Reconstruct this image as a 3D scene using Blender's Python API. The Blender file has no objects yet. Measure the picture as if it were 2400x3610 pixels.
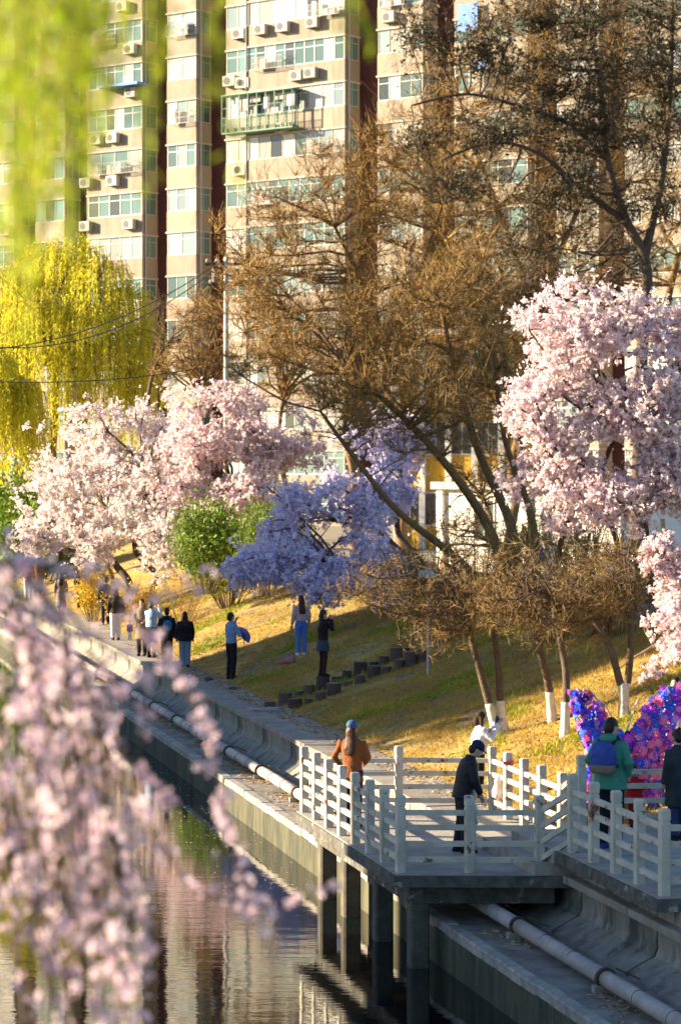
import bpy, math, random
import numpy as np
from mathutils import Vector, Matrix

random.seed(7)
RNG = np.random.default_rng(7)
SC = bpy.context.scene
COL = SC.collection

# ------------------------------------------------------------------ camera
CAM_Z, FPX, HOR = 5.6, 9000.0, 1650.0      # eye height above the walkway, focal length and horizon in photo pixels
cam_d = bpy.data.cameras.new('camera'); cam = bpy.data.objects.new('camera', cam_d); COL.objects.link(cam)
cam.location = (0, 0, CAM_Z); cam.rotation_euler = (math.radians(90), 0, 0)
cam_d.sensor_fit = 'HORIZONTAL'; cam_d.sensor_width = 24.0; cam_d.lens = FPX / 2400 * 24.0
cam_d.shift_y = -(1805 - HOR) / 2400
cam_d.clip_start = 0.5; cam_d.clip_end = 3000
cam_d.dof.use_dof = True; cam_d.dof.focus_distance = 38.0; cam_d.dof.aperture_fstop = 3.1; cam_d.dof.aperture_blades = 0
SC.camera = cam

# ------------------------------------------------------------------ sky, sun, exposure
SUN_EL = math.radians(17.0); SUN_AZ = math.radians(-84.0)      # azimuth from +Y, clockwise positive
SUN = Vector((math.sin(SUN_AZ) * math.cos(SUN_EL), math.cos(SUN_AZ) * math.cos(SUN_EL), math.sin(SUN_EL)))
world = bpy.data.worlds.new('World'); SC.world = world; world.use_nodes = True
wn = world.node_tree.nodes; wl = world.node_tree.links
sky = wn.new('ShaderNodeTexSky'); sky.sky_type = 'NISHITA'; sky.sun_disc = False
sky.air_density = 1.0; sky.dust_density = 0.4; sky.ozone_density = 3.0
sky.sun_elevation = SUN_EL; sky.sun_rotation = SUN_AZ
wl.new(sky.outputs[0], wn['Background'].inputs[0]); wn['Background'].inputs[1].default_value = 0.06
sun_d = bpy.data.lights.new('sun', 'SUN'); sun_d.energy = 5.0; sun_d.angle = math.radians(0.6); sun_d.color = (1.0, 0.82, 0.56)
sun = bpy.data.objects.new('sun', sun_d); COL.objects.link(sun)
sun.rotation_euler = SUN.to_track_quat('Z', 'Y').to_euler()
SC.view_settings.view_transform = 'Standard'; SC.view_settings.look = 'None'
SC.view_settings.exposure = 2.05; SC.view_settings.gamma = 1.0
SC.render.engine = 'CYCLES'
SC.cycles.use_denoising = True
SC.cycles.max_bounces = 6; SC.cycles.diffuse_bounces = 3; SC.cycles.glossy_bounces = 3
SC.cycles.transmission_bounces = 3; SC.cycles.transparent_max_bounces = 4
SC.cycles.sample_clamp_indirect = 6.0
SC.cycles.caustics_reflective = False; SC.cycles.caustics_refractive = False

# ------------------------------------------------------------------ places
def P(u, v, Y):                 # a point at depth Y seen at photo pixel (u, v)
    return np.array([(u - 1200) * Y / FPX, Y, CAM_Z - (v - HOR) * Y / FPX])
A = np.array([-0.2222, 0.9750]); PP = np.array([0.9750, 0.2222]); O = np.array([-0.785, 51.96])
def RQ(r, q, z=0.0):            # canal coordinates: r along the bank, q across it (0 = front of the wall)
    p = O + r * A + q * PP
    return np.array([p[0], p[1], z])
def to_rq(x, y):
    dx, dy = x - O[0], y - O[1]
    return dx * A[0] + dy * A[1], dx * PP[0] + dy * PP[1]
PLATEAU = 2.1
def ground(x, y):
    r, q = to_rq(np.asarray(x, float), np.asarray(y, float))
    t = np.clip((q - 1.25) / 6.4, 0, 1)
    z = PLATEAU * (0.86 * t + 0.14 * (3 * t * t - 2 * t ** 3))
    amp = np.clip((q - 1.25) / 1.0, 0, 1) * np.clip((8.5 - q) / 1.0, 0, 1)
    z = z + amp * (0.035 * np.sin(r * 1.7 + q * 0.9) * np.sin(q * 2.1 - r * 0.4) + 0.018 * np.sin(r * 4.3 + 1.7 * np.sin(q * 3.1)) + 0.012 * np.sin(q * 7.7 + r * 5.1))
    return z
def on_ground(u, v):            # where the view ray of a photo pixel meets the bank
    Ys = np.linspace(28, 150, 4000)
    x = (u - 1200) * Ys / FPX; z = CAM_Z - (v - HOR) * Ys / FPX
    i = np.argmax(z <= ground(x, Ys))
    return np.array([x[i], Ys[i], float(ground(x[i], Ys[i]))])

# ------------------------------------------------------------------ mesh helpers
def raw_mesh(name, V, faces):
    me = bpy.data.meshes.new(name)
    V = np.asarray(V, np.float32)
    me.vertices.add(len(V)); me.vertices.foreach_set('co', V.ravel())
    tot = sum(f.size for f, m in faces); nf = sum(len(f) for f, m in faces)
    loops = np.concatenate([f.ravel() for f, m in faces]).astype(np.int32)
    sizes = np.concatenate([np.full(len(f), f.shape[1]) for f, m in faces]).astype(np.int32)
    mi = np.concatenate([np.full(len(f), m) for f, m in faces]).astype(np.int32)
    me.loops.add(tot); me.loops.foreach_set('vertex_index', loops)
    me.polygons.add(nf)
    starts = np.concatenate([[0], np.cumsum(sizes)[:-1]]).astype(np.int32)
    me.polygons.foreach_set('loop_start', starts); me.polygons.foreach_set('loop_total', sizes)
    if mi.any(): me.polygons.foreach_set('material_index', mi)
    me.update(calc_edges=True)
    return me

OFF = {}
class G:
    def __init__(s): s.v = []; s.f = []; s.n = 0; s.mi = 0
    def add(s, V, F):
        V = np.asarray(V, float).reshape(-1, 3); F = np.asarray(F, int)
        s.v.append(V); s.f.append((F + s.n, s.mi)); s.n += len(V)
    def box(s, lo, hi, M=None):
        a, b = np.array(lo, float), np.array(hi, float)
        V = np.array([[x, y, z] for x in (a[0], b[0]) for y in (a[1], b[1]) for z in (a[2], b[2])])
        if M is not None: V = (np.array(M.to_3x3()) @ V.T).T + np.array(M.translation)
        s.add(V, [[0, 1, 3, 2], [4, 6, 7, 5], [0, 4, 5, 1], [2, 3, 7, 6], [0, 2, 6, 4], [1, 5, 7, 3]])
    def rings(s, R, caps=True):                 # R: list of (k,3) rings
        k = len(R[0]); m = len(R); V = np.concatenate(R); F = []
        for i in range(m - 1):
            for j in range(k):
                F.append([i * k + j, i * k + (j + 1) % k, (i + 1) * k + (j + 1) % k, (i + 1) * k + j])
        s.add(V, F)
        if caps:
            n0 = s.n - len(V)
            s.f.append((np.array([[n0 + j for j in range(k)][::-1]]), s.mi)); s.f.append((np.array([[n0 + (m - 1) * k + j for j in range(k)]]), s.mi))
    def tube(s, pts, rad, ns=8, caps=True):
        pts = [np.array(p, float) for p in pts]; R = []
        if np.isscalar(rad): rad = [rad] * len(pts)
        ref = None
        for i, p in enumerate(pts):
            d = pts[min(i + 1, len(pts) - 1)] - pts[max(i - 1, 0)]; d /= (np.linalg.norm(d) + 1e-9)
            if ref is None:
                ref = np.array([0, 0, 1.0]) if abs(d[2]) < 0.9 else np.array([1.0, 0, 0])
            a = np.cross(d, ref); a /= (np.linalg.norm(a) + 1e-9); b = np.cross(d, a); ref = -b if False else ref
            th = np.arange(ns) * 2 * math.pi / ns
            R.append(p + rad[i] * (np.outer(np.cos(th), a) + np.outer(np.sin(th), b)))
        s.rings(R, caps)
    def loft(s, secs, ns=14):                   # secs: (cx, cy, cz, rx, ry) horizontal ellipses
        th = np.arange(ns) * 2 * math.pi / ns
        s.rings([np.stack([c[0] + c[3] * np.cos(th), c[1] + c[4] * np.sin(th), np.full(ns, c[2])], 1) for c in secs])
    def ell(s, c, r, nu=10, nv=7, M=None):
        R = []
        th = np.arange(nu) * 2 * math.pi / nu
        for i in range(1, nv):
            ph = math.pi * i / nv
            R.append(np.stack([c[0] + r[0] * math.sin(ph) * np.cos(th), c[1] + r[1] * math.sin(ph) * np.sin(th), np.full(nu, c[2] - r[2] * math.cos(ph))], 1))
        R = [np.tile(np.array([c[0], c[1], c[2] - r[2]]), (nu, 1)) * 1.0] + R + [np.tile(np.array([c[0], c[1], c[2] + r[2]]), (nu, 1))]
        R[0] = R[0] * 1.0 + (R[1] - R[1].mean(0)) * 0.02; R[-1] = R[-1] + (R[-2] - R[-2].mean(0)) * 0.02
        if M is not None:
            m3 = np.array(M); R = [(m3 @ (x - np.array(c)).T).T + np.array(c) for x in R]
        s.rings(R)
    def segs(s, P0, P1, r0, r1, ns=3):          # many separate tapered prisms at once
        P0 = np.asarray(P0, float); P1 = np.asarray(P1, float); n = len(P0)
        if n == 0: return
        r0 = np.broadcast_to(r0, (n,)); r1 = np.broadcast_to(r1, (n,))
        d = P1 - P0; d /= (np.linalg.norm(d, axis=1, keepdims=True) + 1e-9)
        ref = np.where(np.abs(d[:, 2:3]) < 0.9, np.array([[0, 0, 1.0]]), np.array([[1.0, 0, 0]]))
        a = np.cross(d, ref); a /= (np.linalg.norm(a, axis=1, keepdims=True) + 1e-9); b = np.cross(d, a)
        th = np.arange(ns) * 2 * math.pi / ns
        ring = np.cos(th)[None, :, None] * a[:, None, :] + np.sin(th)[None, :, None] * b[:, None, :]
        V = np.concatenate([P0[:, None, :] + r0[:, None, None] * ring, P1[:, None, :] + r1[:, None, None] * ring], 1).reshape(-1, 3)
        base = (np.arange(n) * 2 * ns)[:, None, None]
        j = np.arange(ns); q = np.stack([j, (j + 1) % ns, (j + 1) % ns + ns, j + ns], 1)[None]
        s.add(V, (base + q).reshape(-1, 4))
    def ribbons(s, P0, P1, w0, w1, rng):        # many thin tapered blades at once
        d = P1 - P0; a = np.cross(d, rng.normal(size=d.shape)); a /= (np.linalg.norm(a, axis=1, keepdims=True) + 1e-9); n = len(P0)
        V = np.stack([P0 - a * w0, P0 + a * w0, P1 + a * w1, P1 - a * w1], 1).reshape(-1, 3); s.add(V, np.arange(4 * n).reshape(-1, 4))
    def inst(s, V0, F0, pos, M):                # copies of a small shape: M (n,3,3)
        V0 = np.asarray(V0, float); F0 = np.asarray(F0, int); n = len(pos)
        V = np.einsum('nij,kj->nki', M, V0) + np.asarray(pos)[:, None, :]
        F = (np.arange(n) * len(V0))[:, None, None] + F0[None]
        s.add(V.reshape(-1, 3), F.reshape(-1, F0.shape[1]))
    def mesh(s, name, mats, smooth=False, off=None):
        V = np.concatenate(s.v)
        if off is not None: V = V - np.array(off)
        me = raw_mesh(name, V, s.f)
        for m in (mats if isinstance(mats, (list, tuple)) else [mats]): me.materials.append(m)
        me.polygons.foreach_set('use_smooth', np.full(len(me.polygons), bool(smooth)))
        return me
    def build(s, name, mats, parent=None, smooth=False, world=True):
        off = OFF.get(parent.name) if (parent is not None and world) else None
        return ob(name, s.mesh(name, mats, smooth, off), parent)

def ob(name, me, parent=None, loc=None, rz=0.0, scale=None):
    o = bpy.data.objects.new(name, me); COL.objects.link(o)
    if parent is not None:
        o.parent = parent
        if parent.name in OFF: OFF[o.name] = OFF[parent.name]
    if loc is not None: o.location = [float(x) for x in loc]
    if rz: o.rotation_euler = (0, 0, rz)
    if scale is not None: o.scale = scale
    return o
def tag(o, label, cat=None, group=None, kind=None):
    o['label'] = label
    if cat: o['category'] = cat
    if group: o['group'] = group
    if kind: o['kind'] = kind
    return o
def thing(name, label, cat, loc=(0, 0, 0), rz=0.0, group=None):
    o = bpy.data.objects.new(name, None); COL.objects.link(o); o.empty_display_size = 0.2
    o.location = [float(x) for x in loc]; o.rotation_euler = (0, 0, rz)
    OFF[o.name] = np.array(loc, float)
    return tag(o, label, cat, group)
def structure(o): o['kind'] = 'structure'; return o

def rand_rot(n, rng=RNG):
    q = rng.normal(size=(n, 4)); q /= np.linalg.norm(q, axis=1, keepdims=True)
    w, x, y, z = q.T
    return np.stack([np.stack([1 - 2 * (y * y + z * z), 2 * (x * y - z * w), 2 * (x * z + y * w)], 1),
                     np.stack([2 * (x * y + z * w), 1 - 2 * (x * x + z * z), 2 * (y * z - x * w)], 1),
                     np.stack([2 * (x * z - y * w), 2 * (y * z + x * w), 1 - 2 * (x * x + y * y)], 1)], 1)

# ------------------------------------------------------------------ materials
def mat(name, col, rough=0.75, col2=None, scale=6.0, detail=4.0, lo=0.35, hi=0.65, bump=0.0, bscale=None, coord='Object', spec=0.4,
        stretch=None, metal=0.0, trans=0.0, rand=0.0, col3=None, scale3=1.0, lo3=0.6, hi3=0.7, tcol=None):
    m = bpy.data.materials.new(name); m.use_nodes = True
    N = m.node_tree.nodes; L = m.node_tree.links; b = N['Principled BSDF']
    b.inputs['Roughness'].default_value = rough; b.inputs['Metallic'].default_value = metal
    b.inputs['Specular IOR Level'].default_value = spec
    b.inputs['Base Color'].default_value = (*col, 1)
    out = None; vec = None
    if col2 or bump or col3:
        tc = N.new('ShaderNodeTexCoord')
        vec = tc.outputs[coord] if coord != 'World' else N.new('ShaderNodeNewGeometry').outputs['Position']
        if stretch:
            mp = N.new('ShaderNodeMapping'); mp.inputs['Scale'].default_value = stretch
            L.new(vec, mp.inputs['Vector']); vec = mp.outputs[0]
    if col2:
        nz = N.new('ShaderNodeTexNoise'); nz.inputs['Scale'].default_value = scale; nz.inputs['Detail'].default_value = detail
        nz.inputs['Roughness'].default_value = 0.65
        L.new(vec, nz.inputs['Vector'])
        mr = N.new('ShaderNodeMapRange'); mr.inputs[1].default_value = lo; mr.inputs[2].default_value = hi; L.new(nz.outputs[0], mr.inputs[0])
        mx = N.new('ShaderNodeMix'); mx.data_type = 'RGBA'; mx.inputs[6].default_value = (*col, 1); mx.inputs[7].default_value = (*col2, 1)
        L.new(mr.outputs[0], mx.inputs[0]); out = mx.outputs[2]
    if col3:
        nz = N.new('ShaderNodeTexNoise'); nz.inputs['Scale'].default_value = scale3; nz.inputs['Detail'].default_value = 6
        nz.inputs['Roughness'].default_value = 0.7
        L.new(vec, nz.inputs['Vector'])
        mr = N.new('ShaderNodeMapRange'); mr.inputs[1].default_value = lo3; mr.inputs[2].default_value = hi3; L.new(nz.outputs[0], mr.inputs[0])
        mx = N.new('ShaderNodeMix'); mx.data_type = 'RGBA'; mx.inputs[6].default_value = (*col, 1); mx.inputs[7].default_value = (*col3, 1)
        if out: L.new(out, mx.inputs[6])
        L.new(mr.outputs[0], mx.inputs[0]); out = mx.outputs[2]
    if rand:
        oi = N.new('ShaderNodeObjectInfo'); hs = N.new('ShaderNodeHueSaturation')
        mr = N.new('ShaderNodeMapRange'); mr.inputs[3].default_value = 1 - rand; mr.inputs[4].default_value = 1 + rand
        L.new(oi.outputs['Random'], mr.inputs[0]); L.new(mr.outputs[0], hs.inputs['Value'])
        if out: L.new(out, hs.inputs['Color'])
        else: hs.inputs['Color'].default_value = (*col, 1)
        out = hs.outputs[0]
    if out: L.new(out, b.inputs['Base Color'])
    if bump:
        nb = N.new('ShaderNodeTexNoise'); nb.inputs['Scale'].default_value = bscale or scale * 3; nb.inputs['Detail'].default_value = 5
        L.new(vec, nb.inputs['Vector'])
        bp = N.new('ShaderNodeBump'); bp.inputs['Strength'].default_value = bump; bp.inputs['Distance'].default_value = 0.03
        L.new(nb.outputs[0], bp.inputs['Height']); L.new(bp.outputs[0], b.inputs['Normal'])
    if trans:
        tr = N.new('ShaderNodeBsdfTranslucent'); ms = N.new('ShaderNodeMixShader'); ms.inputs[0].default_value = trans
        tr.inputs[0].default_value = (*(tcol or col), 1)
        if out and not tcol: L.new(out, tr.inputs[0])
        L.new(b.outputs[0], ms.inputs[1]); L.new(tr.outputs[0], ms.inputs[2]); L.new(ms.outputs[0], N['Material Output'].inputs[0])
    return m
M = {}
M['concrete'] = mat('concrete', (.34, .31, .27), .9, (.22, .20, .18), 3.0, bump=.5, bscale=14, col3=(.12, .11, .10), scale3=1.1, lo3=.56, hi3=.7)
M['wall_concrete'] = mat('wall_concrete', (.30, .275, .225), .9, (.17, .155, .13), 2.2, bump=.5, bscale=12, stretch=(1, 1, .28), col3=(.06, .06, .052), scale3=1.8, lo3=.50, hi3=.62)
M['deck'] = mat('deck_concrete', (.40, .36, .31), .85, (.27, .245, .215), 2.0, bump=.4, bscale=18, coord='World', col3=(.13, .115, .10), scale3=1.6, lo3=.55, hi3=.72)
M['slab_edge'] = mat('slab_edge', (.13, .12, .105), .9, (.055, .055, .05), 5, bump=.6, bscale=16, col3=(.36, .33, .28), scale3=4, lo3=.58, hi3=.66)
M['walk'] = mat('walkway_paving', (.32, .285, .25), .9, (.20, .175, .15), 1.6, bump=.5, bscale=15, rand=.1, coord='World', col3=(.22, .16, .09), scale3=1.1, lo3=.55, hi3=.7)
M['ledge'] = mat('ledge_paving', (.26, .235, .21), .9, (.14, .125, .11), 2.2, bump=.5, bscale=10, col3=(.10, .09, .075), scale3=1.5, lo3=.56, hi3=.68, stretch=(1, 1, 1))
M['edge_stone'] = mat('edge_stone', (.38, .345, .30), .85, (.22, .20, .175), 4, bump=.5, rand=.22)
M['paint'] = mat('rail_paint', (.58, .54, .45), .6, (.42, .39, .32), 3.5, bump=.2, bscale=25, coord='World', col3=(.17, .06, .035), scale3=3.2, lo3=.595, hi3=.635)
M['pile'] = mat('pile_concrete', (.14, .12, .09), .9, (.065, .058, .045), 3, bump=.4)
M['pipe'] = mat('pipe_paint', (.44, .38, .36), .6, (.28, .235, .215), 3, bump=.1, col3=(.18, .10, .07), scale3=4, lo3=.62, hi3=.7)
M['rust'] = mat('rusty_iron', (.09, .055, .04), .8, (.05, .035, .03), 12, bump=.4)
M['bank'] = mat('dry_bank', (.42, .28, .055), .95, (.23, .15, .045), 1.6, detail=8, bump=.9, bscale=9, coord='World', col3=(.17, .13, .07), scale3=.55, lo3=.5, hi3=.62)
M['soil'] = mat('bare_soil', (.23, .17, .11), .95, (.15, .11, .08), 2, bump=.6)
M['plateau'] = mat('park_ground', (.26, .22, .17), .95, (.19, .16, .12), .8, bump=.4)
M['dry_grass'] = mat('dry_grass', (.55, .38, .065), .9, (.36, .23, .05), .9, coord='World', trans=.3)
M['weed'] = mat('green_weed', (.16, .27, .015), .8, (.32, .36, .015), 1.3, coord='World', trans=.3)
M['litter'] = mat('leaf_litter', (.33, .18, .06), .9, (.50, .36, .18), 8, coord='World')
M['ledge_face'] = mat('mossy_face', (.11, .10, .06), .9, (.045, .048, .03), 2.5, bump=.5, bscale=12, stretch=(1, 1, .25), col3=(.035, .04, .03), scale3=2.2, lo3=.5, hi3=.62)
M['bark'] = mat('dark_bark', (.075, .05, .035), .95, (.13, .09, .06), 9, bump=.7, coord='World')
M['bark_warm'] = mat('warm_bark', (.15, .085, .035), .95, (.23, .14, .06), 8, bump=.7, coord='World')
M['bark_pale'] = mat('pale_bark', (.36, .29, .19), .9, (.22, .17, .11), 6, bump=.5, coord='World')
M['twig_mid'] = mat('mid_brown_twig', (.16, .098, .035), .88, (.30, .19, .065), 1.6, coord='World')
M['twig'] = mat('golden_twig', (.235, .14, .038), .85, (.38, .235, .07), 1.1, coord='World')
M['twig_dark'] = mat('brown_twig', (.11, .07, .04), .9, (.18, .115, .055), 1.3, coord='World')
M['limewash'] = mat('trunk_limewash', (.74, .66, .56), .9, (.52, .44, .35), 7, bump=.5, coord='World')
M['petal_pink'] = mat('pink_blossom', (.88, .69, .73), .8, (.94, .82, .82), 1.2, coord='World', trans=.35)
M['petal_pale'] = mat('pale_blossom', (.91, .79, .78), .8, (.95, .87, .85), 1.1, coord='World', trans=.35)
M['petal_shade_blue'] = mat('shade_blue_blossom', (.77, .72, .95), .8, (.87, .80, .96), 1.4, coord='World', trans=.35)  # pink blossom; the blue of its shade is put into the petal colour
M['petal_near'] = mat('near_blossom', (.81, .56, .68), .7, (.95, .82, .86), 12, coord='World', trans=.4)
M['calyx'] = mat('blossom_calyx', (.40, .10, .14), .8, (.30, .12, .10), 20, coord='World')
M['willow'] = mat('willow_leaf', (.70, .67, .03), .7, (.83, .78, .06), .6, coord='World', trans=.55)
M['willow_near'] = mat('near_willow_leaf', (.24, .36, .010), .6, (.48, .53, .02), 2, coord='World', trans=.5)
M['evergreen'] = mat('evergreen_leaf', (.11, .20, .012), .7, (.19, .27, .018), 2, coord='World', trans=.25)
M['lime_leaf'] = mat('yellow_green_leaf', (.24, .27, .015), .7, (.36, .33, .02), 2, coord='World', trans=.35)
M['dark_leaf'] = mat('old_brown_leaf', (.075, .07, .04), .8, (.13, .105, .05), 1.0, coord='World', trans=.15)
M['forsythia'] = mat('forsythia_flower', (.72, .50, .02), .7, (.62, .40, .02), 3, coord='World', trans=.3)
# ================================================================== the canal, its banks and the ground
WATER_Z, LEDGE_Z = -1.35, -0.72
CANAL_YAW = math.atan2(A[1], A[0])          # direction of +r
def rq_quad(g, r0, r1, q0, q1, z):
    g.add([RQ(r0, q0, z), RQ(r0, q1, z), RQ(r1, q1, z), RQ(r1, q0, z)], [[0, 1, 2, 3]])
def water_material():
    m = bpy.data.materials.new('canal_water'); m.use_nodes = True
    N = m.node_tree.nodes; L = m.node_tree.links; b = N['Principled BSDF']
    b.inputs['Base Color'].default_value = (.006, .009, .009, 1); b.inputs['Roughness'].default_value = .03
    b.inputs['IOR'].default_value = 2.2
    gm = N.new('ShaderNodeNewGeometry'); mp = N.new('ShaderNodeMapping'); mp.inputs['Scale'].default_value = (.55, 1.5, 1)
    L.new(gm.outputs['Position'], mp.inputs[0])
    n1 = N.new('ShaderNodeTexNoise'); n1.inputs['Scale'].default_value = 2.2; n1.inputs['Detail'].default_value = 4; n1.inputs['Roughness'].default_value = .6
    n2 = N.new('ShaderNodeTexNoise'); n2.inputs['Scale'].default_value = .35; n2.inputs['Detail'].default_value = 2
    L.new(mp.outputs[0], n1.inputs['Vector']); L.new(mp.outputs[0], n2.inputs['Vector'])
    mul = N.new('ShaderNodeMath'); mul.operation = 'MULTIPLY'; L.new(n1.outputs[0], mul.inputs[0])
    mr = N.new('ShaderNodeMapRange'); mr.inputs[1].default_value = .35; mr.inputs[2].default_value = .65; mr.inputs[3].default_value = .35; mr.inputs[4].default_value = 1
    L.new(n2.outputs[0], mr.inputs[0]); L.new(mr.outputs[0], mul.inputs[1])
    bp = N.new('ShaderNodeBump'); bp.inputs['Strength'].default_value = 1.0; bp.inputs['Distance'].default_value = .0030
    L.new(mul.outputs[0], bp.inputs['Height']); L.new(bp.outputs[0], b.inputs['Normal'])
    return m
M['water'] = water_material()
g = G(); rq_quad(g, -70, 420, -11.0, -1.5, WATER_Z); structure(g.build('water', M['water']))
# ground sheets: plateau right of the bank (to the horizon), left bank
g = G(); rq_quad(g, -900, 2600, 8.4, 1600, PLATEAU - .02); structure(g.build('ground', M['plateau']))
g = G(); rq_quad(g, -900, 2600, -1600, -11.4, -.004); structure(g.build('left_bank_ground', M['soil']))
g = G()
for z0, z1, q0, q1 in ((-2.2, 0.0, -11.45, -10.95),):
    V = [RQ(r, q, z) for r in (-70, 420) for q in (q0, q1) for z in (z0, z1)]
    g.add(V, [[0, 1, 3, 2], [4, 6, 7, 5], [0, 4, 5, 1], [2, 3, 7, 6], [0, 2, 6, 4], [1, 5, 7, 3]])
o = g.build('left_canal_wall', M['wall_concrete']); tag(o, 'plain concrete wall along the far left side of the canal', 'wall')
# the grassy bank
rr = np.concatenate([np.arange(-60, -20, 1.0), np.arange(-20, 32, .22), np.arange(32, 110, .8), np.arange(110, 421, 10)])
qq = np.concatenate([np.arange(1.15, 8.2, .2), [8.6, 9.2]])
R_, Q_ = np.meshgrid(rr, qq, indexing='ij')
X = O[0] + R_ * A[0] + Q_ * PP[0]; Y = O[1] + R_ * A[1] + Q_ * PP[1]
V = np.stack([X, Y, ground(X, Y) + np.where(Q_ < 1.3, .012, 0)], -1).reshape(-1, 3)
nr, nq = len(rr), len(qq); I = np.arange(nr * nq).reshape(nr, nq)
F = np.stack([I[:-1, :-1], I[:-1, 1:], I[1:, 1:], I[1:, :-1]], -1).reshape(-1, 4)
g = G(); g.add(V, F); bank = structure(g.build('bank', M['bank'], smooth=True))

# walkway along the wall: base sheet plus cast slabs
g = G(); rq_quad(g, -60, 420, .30, 1.22, -.02); walk = structure(g.build('walkway', M['soil']))
def slab_mesh(name, lx, ly, lz, m, bev=.012):
    g = G(); b = bev
    for (x, y, z) in ((0, 0, 0),):
        lo = [(0, 0), (lx, 0), (lx, ly), (0, ly)]
        inn = [(b, b), (lx - b, b), (lx - b, ly - b), (b, ly - b)]
        V = [(*p, -lz) for p in lo] + [(*p, -b) for p in lo] + [(*p, 0) for p in inn]
        F = [[8, 9, 10, 11]] + [[i, (i + 1) % 4, 4 + (i + 1) % 4, 4 + i] for i in range(4)] + [[4 + i, 4 + (i + 1) % 4, 8 + (i + 1) % 4, 8 + i] for i in range(4)]
    g.add(V, F)
    return g.mesh(name, m)
sl = slab_mesh('paving_slab', 2.46, 1.24, .10, M['walk'])       # local x along +r, local y towards -q
for i in range(-10, 40):
    r = i * 2.5 + .02
    if -16.2 < r < -12.9: pass
    o = ob('paving_slab', sl, walk, RQ(r, 1.22, random.uniform(.0, .012)), CANAL_YAW); o.rotation_euler[0] = random.uniform(-.004, .004)
g = G()
V = [RQ(r, q, z) for r in (105, 420) for q in (-.02, 1.22) for z in (-.12, .004)]
g.add(V, [[0, 1, 3, 2], [4, 6, 7, 5], [0, 4, 5, 1], [2, 3, 7, 6], [0, 2, 6, 4], [1, 5, 7, 3]])
o = g.build('far_paving', M['walk'], walk)

# retaining wall made of cast panels with a flared foot
wall = thing('retaining_wall', 'weathered concrete retaining wall with flared foot along the canal walkway', 'wall', RQ(0, 0, LEDGE_Z))
prof = [(.30, -.02), (.0, -.02), (.0, -.06), (.02, -.12), (.02, -.40), (-.03, -.50), (-.32, LEDGE_Z + .03), (-.34, LEDGE_Z - .05), (.30, LEDGE_Z - .05)]
def panel_mesh(name, L, m, prof=prof):
    g = G(); R = []
    for x in (0, .03, L - .03, L):
        ins = .012 if x in (0, L) else 0.0
        R.append(np.array([[x, -(q + (ins if q < .25 else 0)), z - LEDGE_Z] for q, z in prof]))      # local y towards -q
    g.rings(R); return g.mesh(name, m)
pm = panel_mesh('wall_panel', 2.94, M['wall_concrete'])
for i in range(-5, 36):
    ob('wall_panel', pm, wall, RQ(i * 3.0 + .4, .03, LEDGE_Z) - RQ(0, 0, LEDGE_Z), CANAL_YAW)
prof2 = [(.30, .20), (.12, .20), (.12, -.40), (.08, -.50), (-.30, LEDGE_Z + .03), (-.32, LEDGE_Z - .05), (.30, LEDGE_Z - .05)]
pm2 = panel_mesh('lower_wall_panel', 2.94, M['wall_concrete'], prof2)
for i in range(-12, -5):
    ob('wall_panel', pm2, wall, RQ(i * 3.0 + .4, .03, LEDGE_Z) - RQ(0, 0, LEDGE_Z), CANAL_YAW)
g = G()
R = [np.array([RQ(r, q, z) for q, z in prof]) for r in (108.4, 420)]
g.rings(R); g.build('far_panel', M['wall_concrete'], wall)

# ledge at the water, with a row of edge stones
g = G()
V = [RQ(r, q, z) for r in (-60, 420) for q in (-1.36, .2) for z in (-2.2, LEDGE_Z)]
g.add(V, [[0, 1, 3, 2], [4, 6, 7, 5], [0, 4, 5, 1], [2, 3, 7, 6], [0, 2, 6, 4], [1, 5, 7, 3]])
ledge = structure(g.build('ledge', M['ledge']))
g = G()
V = [RQ(r, q, z) for r in (-60, 420) for q in (-1.53, -1.355) for z in (-2.2, LEDGE_Z - .13)]
g.add(V, [[0, 1, 3, 2], [4, 6, 7, 5], [0, 4, 5, 1], [2, 3, 7, 6], [0, 2, 6, 4], [1, 5, 7, 3]])
g.build('ledge_face', M['ledge_face'], ledge)
es = slab_mesh('edge_stone', .595, .20, .13, M['edge_stone'], .018)
for i in range(-42, 110):
    o = ob('edge_stone', es, ledge, RQ(i * .6, -1.345 + random.uniform(-.006, .006), LEDGE_Z + .012 + random.uniform(-.008, .008)), CANAL_YAW)
    o.rotation_euler[2] += random.uniform(-.006, .006)
# debris at the foot of the pipe
n = 5000; r = RNG.uniform(-26, 25, n); q = -.84 + RNG.normal(0, .20, n)
q = np.clip(q, -1.2, -.36)
pos = np.stack([O[0] + r * A[0] + q * PP[0], O[1] + r * A[1] + q * PP[1], np.full(n, LEDGE_Z + .012)], 1)
keep = (np.sin(r * 1.3) + np.sin(r * .47 + 1)) > -.3; pos = pos[keep]
Mx = rand_rot(len(pos)) * RNG.uniform(.02, .055, (len(pos), 1, 1)); Mx[:, 2, :] *= .35
g = G(); g.inst([[-1, -.4, 0], [1, -.4, 0], [1, .4, .1], [-1, .4, .1]], [[0, 1, 2, 3]], pos, Mx)
o = g.build('leaf_debris', M['litter']); tag(o, 'dry leaves and twigs gathered along the pipe on the ledge', 'debris', kind='stuff')

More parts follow.
